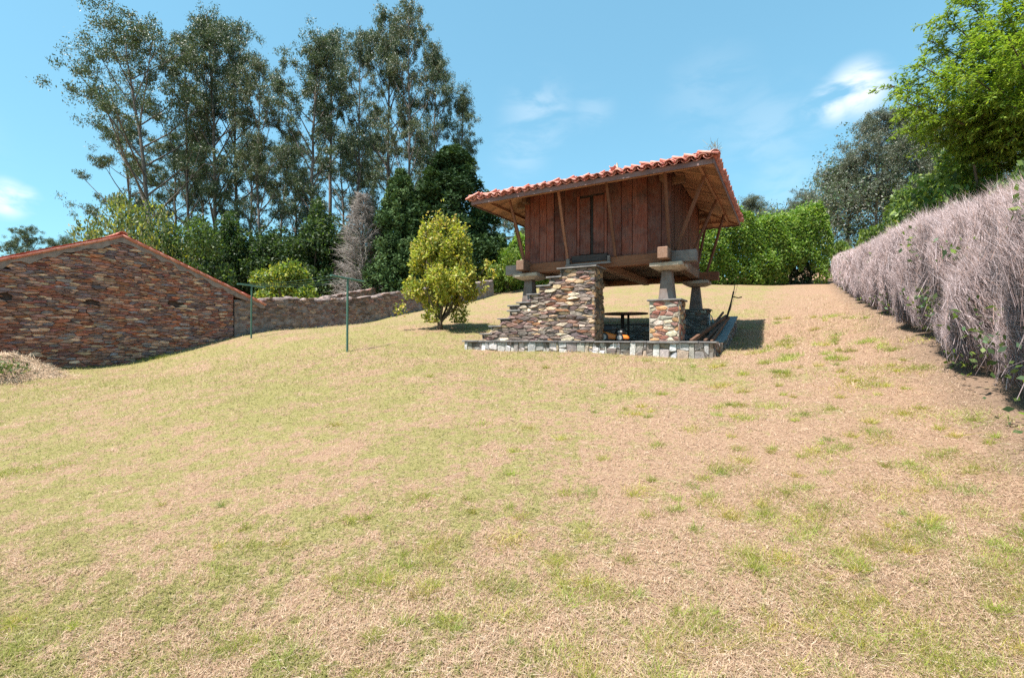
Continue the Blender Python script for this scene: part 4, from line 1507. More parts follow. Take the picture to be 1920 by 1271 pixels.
def eucalyptus(seed, H, spread, clear=0.42, lean=(0, 0), nl=20, dens=1.0, clump=1.0, pal=EUC_PAL, size=0.20, low=0.3):
    r = np.random.default_rng(seed)
    trunk = MB()
    n = 12
    wob = r.normal(0, 0.012 * H, (n + 1, 2)).cumsum(0) * 0.45
    path = []
    for i in range(n + 1):
        t = i / n
        path.append(Vector((lean[0] * H * t ** 1.6 + wob[i, 0] * t, lean[1] * H * t ** 1.6 + wob[i, 1] * t, H * 0.95 * t - (0.3 if i == 0 else 0))))
    r0 = 0.0085 * H + 0.03
    trunk.tube(path, [r0 * (1 - 0.86 * (i / n)) for i in range(n + 1)], 7)

    def pt(t):
        f = min(max(t, 0), 0.999) * n
        i = int(f)
        return path[i].lerp(path[i + 1], f - i)
    cents = []
    for k in range(nl):
        t = clear + (0.97 - clear) * ((k + r.uniform(0, 1)) / nl)
        a0 = pt(t)
        az = k * 2.4 + r.normal(0, 0.5)
        el = math.radians(r.uniform(32, 62))
        f = (t - clear) / (1 - clear)
        L = spread * (0.55 + 0.75 * math.sin(min(1, f * 1.05 + 0.12) * math.pi) ** 0.8) * r.uniform(0.55, 1.2) * (1.0 if f < 0.85 else 0.6)
        dv = Vector((math.cos(az) * math.cos(el), math.sin(az) * math.cos(el), math.sin(el)))
        p1 = a0 + dv * (L * 0.5)
        p2 = a0 + dv * L + Vector((0, 0, L * r.uniform(0.0, 0.18)))
        rb = r0 * (1 - 0.86 * t) * 0.5 + 0.012
        trunk.tube([a0, p1, p2], [rb, rb * 0.7, rb * 0.25], 5, caps=False)
        for j in range(r.integers(2, 5)):
            u = r.uniform(0.45, 1.0)
            q0 = a0.lerp(p1, u * 2) if u < 0.5 else p1.lerp(p2, u * 2 - 1)
            d2 = (dv + Vector(r.normal(0, 0.55, 3)) + Vector((0, 0, 0.25))).normalized()
            q1 = q0 + d2 * (L * r.uniform(0.18, 0.42))
            trunk.tube([q0, q1], [rb * 0.4, rb * 0.12], 4, caps=False)
            cents.append((q1, r.uniform(0.5, 1.05)))
        cents.append((p2, r.uniform(0.7, 1.15)))
    cents.append((pt(0.99) + Vector((0, 0, 0.3)), 1.0))
    cents.append((pt(0.93), 1.1))
    # a few wisps of epicormic growth on the lower trunk
    for k in range(int(13 * low)):
        cents.append((pt(r.uniform(0.12, clear)) + Vector(r.normal(0, 0.5, 3)), 0.55))
    C = []
    for (c, s) in cents:
        k = int(430 * dens * s * r.uniform(0.5, 1.35))
        sub = r.normal(0, 1, (4, 3)) * np.array([0.60, 0.60, 0.36]) * s * clump
        pp = r.normal(0, 1, (k, 3)) * np.array([0.23, 0.23, 0.21]) * s * clump + sub[r.integers(0, 4, k)]
        C.append(pp + np.array(c))
    C = np.concatenate(C)
    me_c = leaf_mesh('crown', C, size, 0.32, leaf_cols(len(C), pal, r, 0.3), r, droop=1.1)
    return trunk.mesh('trunk', True), me_c


def put_tree(name, meshes, loc, rz, sc, label, cat='tree', group=None, mats=('bark', 'leaf_euc'), names=('trunk', 'crown')):
    e = empty(name, loc, rz, label, cat, group)
    e.scale = (sc, sc, sc) if not hasattr(sc, '__len__') else sc
    for me, m, nm in zip(meshes, mats, names):
        if me is not None: link(nm, me, M[m], e)
    return e


def blob_points(n, rx, ry, rz, r, lumps=22, lump=0.38, shell=0.75, cone=0.0):
    """points through lumpy clumps that together make a bush of half sizes rx, ry, rz, base at z=0"""
    cs = []
    while len(cs) < lumps:
        p = r.uniform(-1, 1, 3)
        if 0.25 < np.linalg.norm(p) < 1: cs.append(p)
    cs = np.array(cs)
    rad = r.uniform(0.6, 1.25, lumps) * lump
    w = rad ** 2 / (rad ** 2).sum()
    i = r.choice(lumps, n, p=w)
    d = r.normal(0, 1, (n, 3)); d /= np.linalg.norm(d, axis=1, keepdims=True)
    q = cs[i] + d * (rad[i] * (shell + (1 - shell) * r.random(n)) * (0.75 + 0.35 * r.random(n)))[:, None]
    if cone:
        t = np.clip((q[:, 2] + 1) / 2, 0, 1)
        k = 1 - cone * t
        q[:, 0] *= k; q[:, 1] *= k
    q[:, 2] = np.maximum(q[:, 2], -1.0)
    return np.stack([q[:, 0] * rx, q[:, 1] * ry, (q[:, 2] + 1) * rz], 1), d


def stems(r, n, h, spread, rad, r1=0.3):
    mb = MB()
    for k in range(n):
        az = 2 * math.pi * k / n + r.normal(0, 0.4)
        s = spread * r.uniform(0.4, 1.0)
        a = Vector((math.cos(az) * 0.05, math.sin(az) * 0.05, -0.15))
        b = Vector((math.cos(az) * s * 0.35, math.sin(az) * s * 0.35, h * 0.35)) + Vector(r.normal(0, 0.03 * h, 3))
        c = Vector((math.cos(az) * s, math.sin(az) * s, h * r.uniform(0.7, 1.0)))
        mb.tube([a, b, c], [rad, rad * 0.7, rad * r1], 5, caps=False)
    return mb


def bush(seed, rx, ry, rz, n, size, pal, aspect=0.5, lumps=24, lump=0.36, droop=0.0, up=0.0, cone=0.0, shell=0.7, var=0.28):
    r = np.random.default_rng(seed)
    C, d = blob_points(n, rx, ry, rz, r, lumps, lump, shell, cone)
    me = leaf_mesh('foliage', C, size, aspect, leaf_cols(n, pal, r, var), r, droop=droop, up=up, out=d, outw=0.6)
    st = stems(r, 6, rz * 1.3, max(rx, ry) * 0.6, 0.03 * rz + 0.015)
    return st.mesh('stems', True), me


# ------------------------------------------------------------------ eucalyptus grove on the left
EU = [eucalyptus(101, 26, 4.2, 0.32, nl=26, low=1.0), eucalyptus(102, 26, 3.4, 0.28, nl=30, low=1.6), eucalyptus(103, 26, 3.6, 0.40, nl=22, dens=1.05, low=1.0),
      eucalyptus(104, 26, 2.6, 0.55, nl=16, dens=0.8, low=0.4), eucalyptus(105, 26, 4.0, 0.30, nl=26, pal=EUC_WARM, low=0.5),
      eucalyptus(106, 26, 5.6, 0.34, lean=(-0.10, 0.0), nl=20, clump=1.25, dens=1.25, low=0.2)]


def tree_at(i, px, top, Y, rz, label, group, sx=1.0, name='eucalyptus_tree'):
    x = (px - 960) / FPX * Y
    zg = gz(x, Y)
    H = (633 - top) / FPX * Y + EYE - zg
    s = H / 26.6
    return put_tree(name, EU[i], (x, Y, zg), rz, (s * sx, s * sx, s), label, 'tree', group)


G1 = 'tall eucalyptus trees in the left grove'
tree_at(5, 292, 28, 37, 0.0, 'leftmost tall eucalyptus whose bare branches spread out left above the barn', G1, 1.05)
tree_at(0, 352, 40, 41, 1.0, 'tall eucalyptus right beside the leftmost spreading one', G1, 0.62)
tree_at(1, 408, -12, 40, 2.1, 'very tall dense eucalyptus topping the left half of the grove', G1, 0.82)
tree_at(2, 446, 8, 44, 0.3, 'tall eucalyptus just right of the highest one in the left half of the grove', G1, 0.72)
tree_at(4, 488, 85, 39, 4.0, 'shorter eucalyptus beside the gap of sky in the middle of the grove', G1, 0.66)
tree_at(1, 580, 40, 40, 5.0, 'broad eucalyptus right of the gap of sky in the middle of the grove', G1, 0.92)
tree_at(3, 618, 8, 46, 1.7, 'thin eucalyptus with a small sparse round top above its neighbours', G1, 0.85)
tree_at(0, 672, 28, 42, 3.3, 'eucalyptus with open crown left of the highest right hand trees', G1, 0.6)
tree_at(2, 722, -14, 43, 2.6, 'very tall eucalyptus topping the right half of the grove', G1, 0.8)
tree_at(4, 764, -8, 40, 0.9, 'very tall eucalyptus second from the top group on the right', G1, 0.68)
tree_at(1, 812, 62, 41, 3.9, 'eucalyptus with rounded crown near the right end of the grove', G1, 0.72)
tree_at(3, 862, 150, 43, 5.3, 'rightmost slender eucalyptus leaning out above the dark conifer', G1, 0.85)
G2 = 'eucalyptus trees deeper in the left grove'
for (i, px, top, Y, rz, lab) in (
        (4, 236, 205, 46, 0.5, 'low eucalyptus far left behind the spreading branches'),
        (0, 330, 235, 52, 2.0, 'eucalyptus set back behind the leftmost two trees'),
        (3, 384, 220, 50, 3.0, 'slender set back eucalyptus left of the highest left hand tree'),
        (2, 470, 225, 54, 4.2, 'set back eucalyptus filling below the gap of sky on its left'),
        (3, 524, 250, 50, 0.2, 'slender low eucalyptus standing in the gap of sky'),
        (0, 556, 240, 54, 1.2, 'set back eucalyptus just right of the gap of sky'),
        (4, 640, 230, 54, 5.6, 'set back eucalyptus behind the grey dead conifer'),
        (1, 700, 220, 56, 0.6, 'set back eucalyptus between the two highest right hand trees'),
        (2, 790, 235, 52, 4.6, 'set back eucalyptus above the dark conifer'),
        (0, 842, 260, 55, 2.9, 'low set back eucalyptus at the right end of the grove')):
    tree_at(i, px, top, Y, rz, lab, G2, 1.0)

# understory and single shrubs
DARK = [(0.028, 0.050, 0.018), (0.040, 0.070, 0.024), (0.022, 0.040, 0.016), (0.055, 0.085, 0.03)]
MIDG = [(0.060, 0.105, 0.030), (0.085, 0.135, 0.040), (0.045, 0.080, 0.026), (0.10, 0.14, 0.05)]
BRIGHT = [(0.13, 0.20, 0.030), (0.18, 0.25, 0.045), (0.095, 0.155, 0.028), (0.22, 0.27, 0.06)]
YELLOW = [(0.38, 0.37, 0.05), (0.29, 0.31, 0.05), (0.44, 0.39, 0.08), (0.20, 0.24, 0.045), (0.46, 0.37, 0.10)]
PALE = [(0.20, 0.22, 0.10), (0.14, 0.17, 0.06), (0.27, 0.27, 0.15), (0.10, 0.135, 0.045)]
UN = [bush(201, 3.0, 2.2, 2.2, 12000, 0.17, DARK + MIDG, 0.5, lumps=44, lump=0.28), bush(202, 2.2, 2.2, 3.2, 13000, 0.16, MIDG + DARK[:1], 0.5, lumps=50, lump=0.26, cone=0.4), bush(203, 3.4, 2.4, 2.6, 13000, 0.17, DARK + MIDG[:2], 0.5, lumps=46, lump=0.28, cone=0.2)]


def bush_at(meshes, px, Y, base_py, sc, label, name='shrub', cat='shrub', group=None, rz=0.0, mats=('bark_dark', 'leaf'), dz=0.0):
    x = (px - 960) / FPX * Y
    zg = gz(x, Y) + dz
    return put_tree(name, meshes, (x, Y, zg), rz, sc, label, cat, group, mats, ('stems', 'foliage'))


G3 = 'dark shrubs under the left grove'
for (i, px, Y, sc, rz, lab) in (
        (0, 330, 33, 1.25, 0.3, 'dark understory shrub behind the barn roof at the left end of the grove'),
        (2, 385, 34, 1.35, 1.5, 'dark understory shrub behind the middle of the barn roof slope'),
        (1, 432, 35, 1.25, 2.2, 'tall dark understory shrub above the lower end of the barn roof'),
        (0, 478, 36, 1.4, 3.0, 'dark understory shrub behind the farther clothes line post'),
        (2, 528, 37, 1.3, 4.1, 'dark understory shrub behind the bright bush by the lane'),
        (1, 596, 37, 1.35, 5.2, 'green conical shrub left of the grey dead conifer'),
        (0, 636, 38, 1.5, 0.9, 'dark understory shrub directly behind the grey dead conifer'),
        (2, 700, 40, 1.3, 2.8, 'dark understory shrub between the dead conifer and the dark conifer'),
        (2, 440, 45, 1.6, 0.5, 'large dark shrub set back behind the barn roof'),
        (0, 540, 46, 1.7, 2.5, 'large dark shrub set back in the middle of the grove'),
        (2, 620, 47, 1.6, 5.5, 'large dark shrub set back left of the conifers'),
        (0, 360, 46, 1.6, 5.0, 'large dark shrub set back behind the barn ridge')):
    bush_at(UN[i], px, Y, 0, (sc, sc, sc * 1.05), lab, 'understory_shrub', 'shrub', G3, rz)
# dark band of wood behind the whole grove
rr = np.random.default_rng(230)
C = []
for k in range(150):
    px = rr.uniform(170, 905); Y = rr.uniform(56, 66)
    x = (px - 960) / FPX * Y
    z0 = gz(x, Y)
    q, _ = blob_points(170, rr.uniform(1.5, 3), 1.6, rr.uniform(1.2, 3.0), rr, 6, 0.5)
    C.append(q + np.array([x, Y, z0 + rr.uniform(0, 4.5)]))
C = np.concatenate(C)
o = link('distant_wood', leaf_mesh('distant_wood', C, 0.42, 0.5, leaf_cols(len(C), EUC_PAL + DARK, rr), rr), M['leaf'])
tag(o, 'dark mass of wood far behind the left grove trunks', 'wood', kind='stuff')

bb = bush(210, 1.75, 1.5, 1.30, 9000, 0.17, BRIGHT + YELLOW[:2] + MIDG[:1], 0.5, lumps=26)
bush_at(bb, 540, 24.5, 0, (1.0, 1.0, 1.15), 'bright yellow green bush behind the field wall in the lane', 'bright_bush', 'bush')
pb = bush(211, 3.0, 2.6, 2.5, 12000, 0.17, PALE + MIDG[:1] + YELLOW[:1], 0.45, lumps=34, lump=0.3, up=0.5)
bush_at(pb, 262, 27.0, 0, (0.95, 1, 1.72), 'pale yellow green bushy tree rising behind the barn ridge', 'pale_tree', 'tree')
pb2 = bush(212, 2.4, 2.0, 2.4, 8000, 0.17, MIDG + BRIGHT[:1], 0.45, lumps=30, lump=0.3)
bush_at(pb2, 345, 28.0, 0, (1.0, 1, 1.42), 'mid green bush behind the right slope of the barn roof', 'green_bush', 'bush')
lb = bush(213, 1.9, 1.5, 0.9, 5000, 0.16, MIDG, 0.5)
bush_at(lb, 690, 35.5, 0, 1.0, 'low green scrub in front of the conifers behind the second wall', 'low_scrub', 'shrub')


# conifers
def conifer(seed, H, R, n, pal, size=0.26, lumps=70):
    r = np.random.default_rng(seed)
    prof = lambda t: (1 - t) ** 0.62 * np.minimum(1, 0.72 + t * 1.6)
    cs = []
    for k in range(lumps):
        t = r.random() ** 1.15
        az = r.uniform(0, 2 * math.pi)
        rad = R * float(prof(t)) * r.uniform(0.72, 1.0)
        cs.append((math.cos(az) * rad, math.sin(az) * rad, t * H * 0.96 + 0.2, (1 - 0.55 * t)))
    cs = np.array(cs)
    i = r.integers(0, lumps, n)
    s = cs[i, 3][:, None] * R * 0.20
    d = r.normal(0, 1, (n, 3)); d /= np.linalg.norm(d, axis=1, keepdims=True)
    C = cs[i, :3] + d * s * np.array([1, 1, 1.5]) * r.uniform(0.5, 1.0, (n, 1))
    tone = np.array(pal)[r.integers(0, len(pal), lumps)][i] * r.uniform(0.7, 1.3, (n, 1))
    m = n // 3                                        # inner branches and foliage
    t = r.random(m); az = r.uniform(0, 2 * math.pi, m); rad = R * prof(t) * 0.8 * np.sqrt(r.random(m))
    C = np.concatenate([C, np.stack([np.cos(az) * rad, np.sin(az) * rad, t * H * 0.93 + 0.1], 1)])
    tone = np.concatenate([tone, np.array(pal)[r.integers(0, len(pal), m)] * 0.9])
    d = np.concatenate([d, r.normal(0, 1, (m, 3))])
    C[:, 2] = np.maximum(C[:, 2], 0.05)
    me = leaf_mesh('foliage', C, size, 0.38, np.clip(tone, 0, 0.9), r, up=0.7, out=d, outw=0.9)
    tk = MB(); tk.tube([(0, 0, -0.3), (0, 0, H * 0.5), (0, 0, H * 0.95)], [R * 0.09 + .04, R * 0.06, 0.02], 7)
    return tk.mesh('trunk', True), me


CON = [(0.026, 0.052, 0.018), (0.038, 0.070, 0.024), (0.052, 0.090, 0.030)]
cn = conifer(220, 10.6, 2.9, 32000, CON, 0.24, 230)
cl_ = conifer(221, 9.0, 2.5, 20000, [(0.065, 0.11, 0.036), (0.09, 0.14, 0.05), (0.045, 0.082, 0.028)], 0.24, 190)
Yc = 37.0
for (me, px, Y, sc, lab) in ((cn, 850, 36.5, (1.95, 1.5, 1.10), 'dense dark green conifer behind the lemon tree'),
                             (cl_, 752, 35.0, (1.25, 1.2, 1.12), 'lighter green conifer left of the dense dark one')):
    x = (px - 960) / FPX * Y
    put_tree('conifer_tree', me, (x, Y, gz(x, Y)), 0.4, sc, lab, 'tree', 'conifers behind the field wall', ('bark_dark', 'leaf_matt'), ('trunk', 'foliage'))


# twig bundles: thin three-sided tapering sticks, vectorised
def twig_mesh(name, A, B, w, cols, bend=0.0, r=None, sides=3):
    n = len(A)
    d = B - A
    L = np.linalg.norm(d, axis=1, keepdims=True) + 1e-9
    d = d / L
    ref = r.normal(0, 1, (n, 3))
    s = np.cross(d, ref); s /= np.linalg.norm(s, axis=1, keepdims=True) + 1e-9
    t = np.cross(d, s)
    w = np.asarray(w).reshape(-1, 1)
    if sides == 1:                                      # a flat pointed blade
        V = np.stack([A - s * w, A + s * w, B], 1)
        return fast_mesh(name, V.reshape(-1, 3), np.arange(n * 3).reshape(n, 3), cols)
    if sides == 0:                                      # straight three-sided stick
        V = np.empty((n, 4, 3))
        for k in range(3):
            a = 2 * math.pi * k / 3
            V[:, k] = A + (s * math.cos(a) + t * math.sin(a)) * w
        V[:, 3] = B
        base = (np.arange(n) * 4)[:, None]
        F = np.stack([np.concatenate([base + k, base + (k + 1) % 3, base + 3], 1) for k in range(3)], 1).reshape(-1, 3)
        return fast_mesh(name, V.reshape(-1, 3), F, np.repeat(cols, 3, 0))
    mid = (A + B) / 2 + s * L * bend * r.normal(0, 1, (n, 1))
    V = np.empty((n, 7, 3))
    for k in range(3):
        a = 2 * math.pi * k / 3
        o = s * math.cos(a) + t * math.sin(a)
        V[:, k] = A + o * w
        V[:, 3 + k] = mid + o * w * 0.75
    V[:, 6] = B
    base = (np.arange(n) * 7)[:, None]
    F = []
    for k in range(3):
        k2 = (k + 1) % 3
        F.append(np.concatenate([base + k, base + k2, base + 3 + k2], 1))
        F.append(np.concatenate([base + k, base + 3 + k2, base + 3 + k], 1))
        F.append(np.concatenate([base + 3 + k, base + 3 + k2, base + 6], 1))
    F = np.stack(F, 1).reshape(-1, 3)
    return fast_mesh(name, V.reshape(-1, 3), F, np.repeat(cols, 9, 0))


# dead grey conifer
r = np.random.default_rng(222)
H_, R_ = 8.0, 2.3
A, B = [], []
n_br = 420
for k in range(n_br):
    t = (k + r.random()) / n_br
    z = 0.3 + t * (H_ - 0.4)
    az = r.uniform(0, 2 * math.pi)
    L_ = R_ * (1 - t) ** 0.7 * r.uniform(0.6, 1.1) + 0.1
    m = 26
    u = r.uniform(0.25, 1.0, m)
    base = np.stack([np.cos(az) * L_ * u, np.sin(az) * L_ * u, z + L_ * u * 0.35], 1)
    dv = np.stack([np.full(m, np.cos(az)), np.full(m, np.sin(az)), np.full(m, -0.35)], 1) + r.normal(0, 0.55, (m, 3))
    A.append(base); B.append(base + dv * r.uniform(0.2, 0.5, (m, 1)))
    A.append(np.array([[0, 0, z]])); B.append(np.array([[np.cos(az) * L_, np.sin(az) * L_, z + L_ * 0.35]]))
A, B = np.concatenate(A), np.concatenate(B)
dc = np.array([(0.30, 0.26, 0.235), (0.24, 0.205, 0.185), (0.36, 0.315, 0.28)])[r.integers(0, 3, len(A))] * r.uniform(0.75, 1.2, (len(A), 1))
tk = MB(); tk.tube([(0, 0, -0.3), (0, 0, H_ * 0.9)], [0.14, 0.02], 6)
x = (680 - 960) / FPX * 34.5
put_tree('dead_conifer', (tk.mesh('trunk', True), twig_mesh('twigs', A, B, np.full(len(A), 0.012), dc, 0.1, r, 0)), (x, 34.5, gz(x, 34.5)), 0, (1.0, 1, 1.08),
         'grey leafless dead conifer between the grove and the green conifers', 'tree', None, ('bark_dark', 'twig'), ('trunk', 'twigs'))

# ------------------------------------------------------------------ lemon tree on the lawn
r = np.random.default_rng(240)
x, y, z = P(825, 617, 16)
zg = gz(x, y)
LEM = YELLOW + BRIGHT[1:2] + [(0.46, 0.45, 0.12), (0.40, 0.42, 0.06)]
C1, d1 = blob_points(19000, 1.42, 1.35, 1.76, r, 64, 0.30, 0.45, cone=0.30)
C1[:, 2] += 0.28
C2 = []
for (ox, oz, s, k) in ((0.05, 3.85, 0.18, 120), (0.55, 3.75, 0.14, 90), (0.48, 3.55, .2, 110), (1.75, 2.25, 0.14, 40), (1.6, 1.85, 0.16, 34), (1.95, 1.9, 0.12, 26), (-1.45, 0.75, 0.16, 60), (1.6, 1.5, .15, 30), (-0.1, 3.6, .25, 160)):
    C2.append(r.normal(0, 1, (k, 3)) * s * np.array([0.7, .7, 1]) + np.array([ox, r.normal(0, .15), oz]))
for k in range(34):                                     # stray shoots beyond the outline
    i_ = r.integers(0, len(C1))
    o_ = C1[i_] - np.array([0, 0, 1.7]); o_ /= np.linalg.norm(o_) + 1e-9
    t_ = r.uniform(0.0, 0.36, (26, 1))
    C2.append(C1[i_] + (o_ * 0.8 + np.array([0, 0, 0.5])) * t_ + r.normal(0, 0.045, (26, 3)))
C2 = np.concatenate(C2)
C = np.concatenate([C1, C2])
d_ = np.concatenate([d1, r.normal(0, 1, C2.shape)])
lc = leaf_cols(len(C), LEM, r, 0.22)
lc[-len(C2):] = leaf_cols(len(C2), YELLOW + [(0.45, 0.33, 0.08)], r, 0.2)
foli = leaf_mesh('foliage', C, 0.125, 0.52, lc, r, droop=0.2, up=0.3, out=d_, outw=0.8)
tk = MB()
tk.tube([(0, 0, -0.15), (0.0, 0.02, 0.16), (-0.02, 0, 0.34)], [0.125, 0.10, 0.095], 8)
for (ex, ey, ez, rr_) in ((0.85, 0.1, 1.6, 0.058), (-0.7, 0.2, 1.55, 0.045), (0.25, -0.4, 1.8, 0.05), (-0.25, 0.5, 1.9, 0.05), (0.5, 0.6, 1.8, 0.045), (-0.5, -0.4, 1.6, 0.04), (0.05, 0.0, 3.4, 0.045), (1.75, 0.0, 2.3, 0.03), (0.5, 0.05, 3.7, .028)):
    m_ = Vector((ex * 0.42, ey * 0.42, 0.3 + (ez - 0.3) * 0.34))
    tk.tube([(0, 0, 0.22), m_, (ex, ey, ez)], [rr_, rr_ * 0.8, rr_ * 0.3], 6, caps=False)
for k in range(40):
    a0 = Vector(r.normal(0, 0.35, 3)) + Vector((0, 0, 1.6)); b0 = Vector(C1[r.integers(0, len(C1))])
    tk.tube([a0, a0.lerp(b0, 0.5) + Vector(r.normal(0, .06, 3)), b0], [0.018, 0.012, 0.005], 4, caps=False)
lemon = put_tree('lemon_tree', (tk.mesh('trunk', True), foli), (x, y, zg), 0, (0.93, 0.93, 0.96), 'yellow green lemon tree standing alone on the lawn', 'tree', None, ('bark_dark', 'leaf'), ('trunk', 'foliage'))
for k in range(10):
    p = C1[r.integers(0, len(C1))] * np.array([1.02, 1.02, 1])
    mb = MB()
    n_, m_ = 8, 6
    V = []
    for i in range(m_ + 1):
        t = i / m_
        rad = 0.034 * math.sin(math.pi * min(max(t, 0.04), 0.96)) ** 0.8
        for j in range(n_):
            V.append((p[0] + math.cos(2 * math.pi * j / n_) * rad, p[1] + math.sin(2 * math.pi * j / n_) * rad, p[2] - 0.045 + 0.09 * t))
    mb.poly(V, [(i * n_ + j, i * n_ + (j + 1) % n_, (i + 1) * n_ + (j + 1) % n_, (i + 1) * n_ + j) for i in range(m_) for j in range(n_)], (0.72, 0.55, 0.05))
    mb.build('lemon', M['twig'], lemon, smooth=True)

# ------------------------------------------------------------------ tall green hedge at the top of the lawn
r = np.random.default_rng(250)
hx0, hx1, hy = -1.0, 23.2, 35.2
n = 84000
u = r.random(n)
face = r.random(n) < 0.70
X = hx0 + (hx1 - hx0) * u
HH = 5.0 + 0.40 * np.sin(X * 0.9) + 0.28 * np.sin(X * 2.3 + 1) + 0.2 * np.sin(X * 5.1) + 0.55 * (r.random(n) ** 5)
HH = HH * np.clip(0.55 + 0.09 * (X + 1.0), 0.55, 1.0)
zf = r.random(n) ** 0.85
lum = 0.35 * np.sin(X * 1.7 + 2.0 * np.sin(zf * 5 + X * 0.4)) + 0.25 * np.sin(X * 3.9 + zf * 9) + 0.2 * np.sin(zf * 13 + X * 2.2)
Yf = hy - 0.9 * np.sin(np.clip(zf, 0, 1) * math.pi * 0.55 + 0.35) - lum * 0.40 - r.random(n) * 0.25
Zf = zf * HH
Xt = X
Yt = hy + r.uniform(-0.9, 2.2, n)
Zt = HH + 0.22 * lum - 0.12 * (Yt - hy) ** 2 * 0.3 - r.random(n) * 0.3
Yy = np.where(face, Yf, Yt); Zz = np.where(face, Zf, Zt)
zg_ = ground(X, Yy, False)
C = np.stack([X, Yy, zg_ + Zz + 0.05], 1)
# recess near the right end, where the hedge is hollow at the foot
cut_ = (np.abs(X - 21.4) < 0.9) & (Zz < 1.3 + 0.4 * np.sin(X * 7))
C = C[~cut_]
outd = np.tile(np.array([[-0.1, -0.75, 0.55]]), (len(C), 1))
HEDG = [(0.15, 0.25, 0.036), (0.20, 0.30, 0.05), (0.10, 0.18, 0.03), (0.27, 0.35, 0.075)]
o_hedge = empty('green_hedge', ((hx0 + hx1) / 2, hy, gz((hx0 + hx1) / 2, hy)), 0, 'tall bright green leafy hedge across the top of the lawn', 'hedge')
C -= np.array(o_hedge.location)
link('foliage', leaf_mesh('foliage', C, 0.21, 0.55, leaf_cols(len(C), HEDG, r, 0.25), r, up=0.1, out=outd, outw=0.7), M['leaf'], o_hedge)
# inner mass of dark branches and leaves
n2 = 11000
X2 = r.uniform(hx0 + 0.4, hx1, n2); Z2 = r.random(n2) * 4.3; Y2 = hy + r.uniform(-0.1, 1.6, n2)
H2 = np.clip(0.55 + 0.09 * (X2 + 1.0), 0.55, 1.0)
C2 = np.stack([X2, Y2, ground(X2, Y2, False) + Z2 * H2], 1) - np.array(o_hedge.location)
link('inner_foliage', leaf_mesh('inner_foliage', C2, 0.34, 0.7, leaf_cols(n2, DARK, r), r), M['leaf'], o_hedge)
mb = MB()
for k in range(60):
    sx = hx0 + 0.3 + (hx1 - hx0 - 0.5) * k / 59 + r.normal(0, 0.1)
    zz = gz(sx, hy + 0.2) - o_hedge.location.z
    hh = 3.6 * min(1, 0.55 + 0.09 * (sx + 1))
    mb.tube([(sx - o_hedge.location.x, 0.2, zz - 0.2), (sx - o_hedge.location.x + r.normal(0, .1), 0.3 + r.normal(0, .1), zz + hh * .5), (sx - o_hedge.location.x + r.normal(0, .3), 0.3 + r.normal(0, .3), zz + hh)], [0.06, 0.04, 0.015], 5, caps=False)
mb.build('stems', M['bark_dark'], o_hedge, smooth=True)
# shrubs left of the hedge, seen under the eave
bs1 = bush(251, 1.5, 1.3, 1.5, 6000, 0.17, BRIGHT, 0.5)
bush_at(bs1, 952, 34.2, 0, 1.0, 'bright green shrub behind the left end of the granary', 'bright_shrub', 'shrub')
bs2 = bush(252, 1.2, 1.2, 1.2, 4500, 0.15, YELLOW + BRIGHT, 0.5)
bush_at(bs2, 922, 34.8, 0, 1.0, 'yellow green shrub by the upper end of the field wall', 'yellow_shrub', 'shrub')
tree_at(2, 905, 385, 60, 2.0, 'grey distant eucalyptus seen just left of the granary roof corner', 'distant eucalyptus trees', 1.5)
tree_at(4, 945, 405, 58, 0.7, 'grey distant eucalyptus seen through the left eave struts', 'distant eucalyptus trees', 1.6)
tree_at(0, 985, 420, 62, 1.7, 'grey distant eucalyptus hidden mostly behind the granary wall', 'distant eucalyptus trees', 1.6)

# ------------------------------------------------------------------ dead clipped hedge along the right
r = np.random.default_rng(260)
HN = 2.14


def hl(Y): return HEDGE_A + HEDGE_B * Y


hd_dir = np.array([HEDGE_B, 1.0]) / math.hypot(HEDGE_B, 1.0)
hd_nrm = np.array([-hd_dir[1], hd_dir[0]])             # towards the lawn
root = empty('dead_hedge', (hl(12), 12, gz(hl(12), 12)), 0, 'long clipped hedge of dead grey brown twigs along the right edge', 'hedge')
RL = np.array(root.location)


